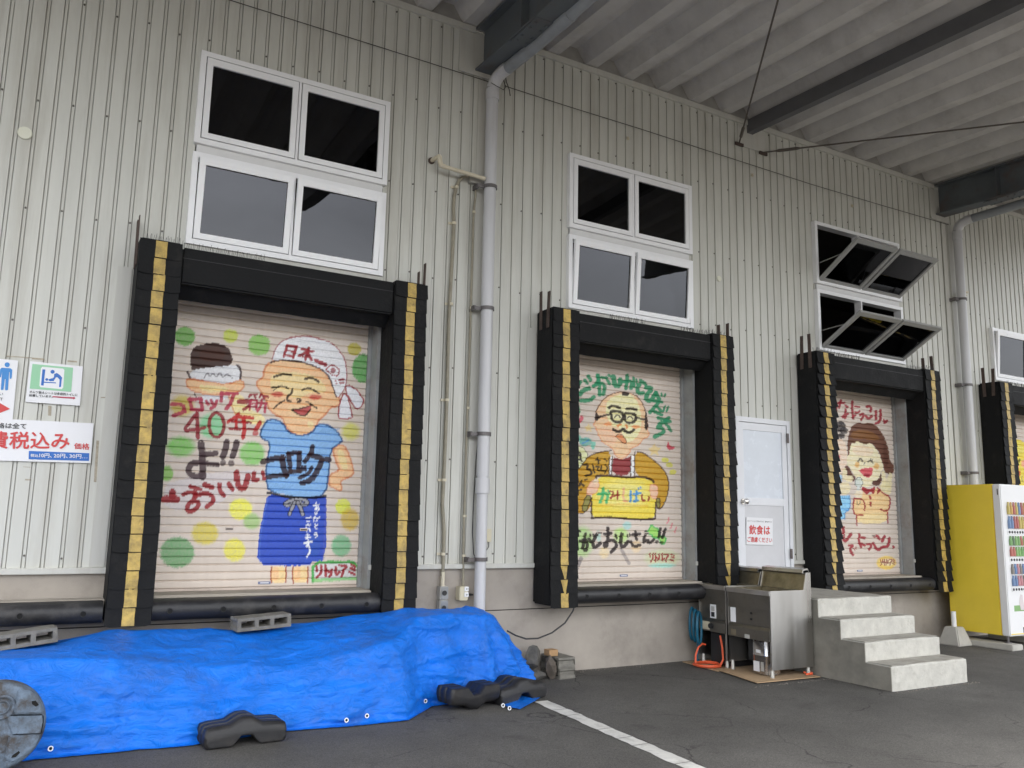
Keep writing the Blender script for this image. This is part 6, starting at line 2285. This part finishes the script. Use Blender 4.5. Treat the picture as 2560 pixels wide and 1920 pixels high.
def stone(c, s, seed, m, label):
    bm = bmesh.new()
    bmesh.ops.create_icosphere(bm, subdivisions=2, radius=1)
    pl = [(Vector((math.sin(seed * 3 + q * 2.1), math.cos(seed + q * 1.7), math.sin(q * 2.9 + seed * 2))).normalized(), .62 + .16 * math.sin(q * 5 + seed)) for q in range(9)]
    for v in bm.verts:
        k = 1 + .30 * mnoise.noise(v.co * 1.3 + Vector((seed, 0, 0))) + .10 * mnoise.noise(v.co * 3.5 + Vector((0, seed, 0)))
        for nn, dd in pl:
            e_ = v.co.dot(nn) - dd
            if e_ > 0:
                v.co -= nn * e_
        v.co = Vector((v.co.x * s[0], v.co.y * s[1], v.co.z * s[2])) * (1.15 + (k - 1) * .6)
    me = bpy.data.meshes.new('stone')
    zmin = min(v.co.z for v in bm.verts)
    for v in bm.verts:
        v.co.z -= zmin
    bm.to_mesh(me)
    bm.free()
    me.materials.append(m)
    o = bpy.data.objects.new('stone', me)
    col.objects.link(o)
    o.location = c
    return tag(o, label, 'stone', 'stones against the wall')


stone((3.50, -.16, .075), (.09, .07, .115), 2.0, M_rock, 'dark angular stone leaning against the wall beside the tarpaulin')
stone((3.63, -.29, 0), (.075, .07, .125), 7.3, M_rock2, 'brown pointed stone in front of the stacked concrete blocks')
stone((3.46, -.30, 0), (.11, .08, .055), 4.4, M_rock, 'low dark stone on the ground beside the tarpaulin')

# black cord from the shelter to the pile
P = [aty(px, py, -.2) for px, py in ((1441, 1500), (1432, 1528), (1412, 1558), (1380, 1582), (1345, 1596), (1315, 1597), (1290, 1589), (1268, 1577))]
tag(mk('power_cord', MB().tube(P, .008, 8), M_black, smooth=True), 'black cord sagging from the dock shelter to the blue tarpaulin', 'cord')


# ================================================================== BALLAST WEIGHTS
def weight(label, a_, b_, flip=False, depth=.27, H=1.0):
    """arched plastic ballast block; a_, b_: ends of its front foot"""
    A, B = Vector((a_[0], a_[1], 0)), Vector((b_[0], b_[1], 0))
    L = (B - A).length
    ex = (B - A).normalized()
    ey = Vector((-ex.y, ex.x, 0))
    o = empty('ballast_weight', tuple((A + B) / 2 + ey * depth / 2), label, 'weight', 'black plastic ballast weights on the tarpaulin hem')
    top = [(0.0, .085), (.02, .125), (.10, .135), (.30, .140), (.38, .168), (.44, .182), (.56, .182), (.62, .166), (.70, .140), (.90, .135), (.98, .122), (1.0, .085)]
    bot = [(1.0, .025), (.97, .0), (.68, .0), (.62, .030), (.57, .062), (.43, .062), (.38, .030), (.32, .0), (.03, .0), (0.0, .025)]
    st = [(0.0, .78, .015), (.012, .93, .004), (.028, 1, 0), (.085, 1, 0), (.091, .90, .006), (.103, .90, .006), (.109, 1, 0), (.165, 1, 0), (.171, .90, .006), (.183, .90, .006), (.189, 1, 0),
          (depth - .028, 1, 0), (depth - .012, .93, .004), (depth, .78, .015)]
    rws = []
    for d, k, ins in st:
        r = []
        for u, z in top:
            uu = .5 + (u - .5) * (1 - 2 * ins / L)
            zz = z * H * k
            r.append((uu, zz))
        for u, z in bot:
            uu = .5 + (u - .5) * (1 - 2 * ins / L)
            r.append((uu, z * H + (1 - k) * .05))
        row = []
        for uu, zz in r + [r[0]]:
            if flip:
                zz = .182 * H - zz
            p = A + ex * (uu * L) + ey * d + Vector((0, 0, zz + .004))
            row.append(tuple(p))
        rws.append(row)
    mb = MB().grid(rws)
    n = len(rws[0])
    mb.f.append(tuple(range(n - 1)))
    mb.f.append(tuple(range((len(rws) - 1) * n, len(rws) * n - 1))[::-1])
    bd = mk('body', mb, M_weight, o, bevel=.004, smooth=True)
    if not flip:
        c = A + ex * (L * .5) + ey * (depth * .5)
        mk('filler_cap', MB().tube([(c.x, c.y, .165 * H), (c.x, c.y, .19 * H)], .022, 12), M_weight, o)
    return o


weight('black ballast weight in front of the tarpaulin, alone on the hem', (.185, -1.475), (.735, -1.455))
weight('black ballast weight lying upside down on the tarpaulin hem, left of the pair', (2.115, -1.20), (2.60, -1.135), flip=True, depth=.25)
weight('black ballast weight beside the white line, right of the pair', (2.605, -1.14), (3.16, -.975), depth=.30)

# ================================================================== ROUND STAND BASE
rb = empty('stand_base', (-1.0, -1.40, 0), 'worn blue-grey round plastic stand base propped on edge at the left corner', 'stand base')
CX, CZ, RR = -1.005, .262, .262
YB0, YB1 = -1.46, -1.33
rws = []
for y, r in ((YB1, .90), (YB1 - .015, .97), (YB1 - .04, 1.0), (YB0 + .045, 1.0), (YB0 + .018, .975), (YB0 + .004, .93), (YB0, .88)):
    rws.append([(CX + RR * r * math.cos(t), y, CZ + RR * r * math.sin(t)) for t in [2 * math.pi * k / 56 for k in range(57)]])
mb = MB().grid(rws)
mb.f.append(tuple(range(56))[::-1])
mb.f.append(tuple(range(6 * 57, 6 * 57 + 56)))
mk('base_body', mb, M_basep, rb, smooth=True)


def face_patch(name, pts, y0, y1, m, bev=.006):
    P = [aty(px, py, YB0) for px, py in pts]
    return mk(name, MB().prism([(p[0], p[2]) for p in P], 'y', y0, y1), m, rb, bevel=bev)


TZ = Q(0, 1660, .15674)
face_patch('raised_panel', TZ((300, 400), (480, 420), (600, 500), (670, 620), (690, 770), (215, 785), (240, 650)), YB0 - .026, YB0 + .002, M_basep, .008)
face_patch('raised_panel', TZ((80, 810), (690, 800), (700, 900), (660, 1110), (190, 1130), (100, 870)), YB0 - .010, YB0 + .002, M_basep, .006)
face_patch('raised_panel', TZ((140, 1140), (640, 1125), (560, 1290), (400, 1450), (200, 1560), (70, 1500)), YB0 - .022, YB0 + .002, M_basep, .008)
face_patch('grip_slot', TZ((505, 580), (570, 570), (620, 640), (570, 665), (510, 625)), YB0 - .0275, YB0 - .024, M_dark, 0)
face_patch('grip_slot', TZ((200, 1440), (300, 1370), (320, 1400), (250, 1470), (180, 1480)), YB0 - .0235, YB0 - .020, M_dark, 0)
for r_, w_ in ((.062, .010), (.036, .006)):
    c = aty(5, 1660 + 690 * .15674, YB0)
    ring = [(c[0] + r_ * math.cos(t), YB0 - .004, c[2] + r_ * math.sin(t)) for t in [2 * math.pi * k / 28 for k in range(29)]]
    mk('filler_ring', MB().tube(ring, w_, 8, cap=False), M_basep, rb, smooth=True)
o = mk('white_pipe', MB().tube([(-1.5, -1.29, .475), (-1.2, -1.29, .47), (-1.03, -1.29, .462), (-.935, -1.29, .455)], .012, 10), M_white, smooth=True)
tag(o, 'thin white pipe lying along the top of the round stand base', 'pipe')

# ================================================================== GRIT along the foot of the wall
mb = MB()
gr = random.Random(3)
for k in range(420):
    x = gr.uniform(3.2, 9.6)
    y = 0.012 - abs(gr.gauss(0, .07)) - .004
    if 5.2 < x < 7.55 and y > -2.2:
        y = -gr.uniform(.0, .05) - (2.16 if x > 6.27 else 1.40)
    s_ = gr.uniform(.003, .011)
    a_ = gr.uniform(0, 6.28)
    c_, d_ = math.cos(a_) * s_, math.sin(a_) * s_
    mb.add([(x - c_, y - d_, 0.0), (x + d_, y - c_, 0.0), (x + c_, y + d_, 0.0), (x, y, s_ * .9)], [(0, 1, 3), (1, 2, 3), (2, 0, 3)])
tag(mk('grit', mb, mat('grit', (0.22, 0.20, 0.17), .9, var=.4, vscale=60), recalc=True), 'pale grit and crumbs along the foot of the wall and steps', 'grit', kind='stuff')
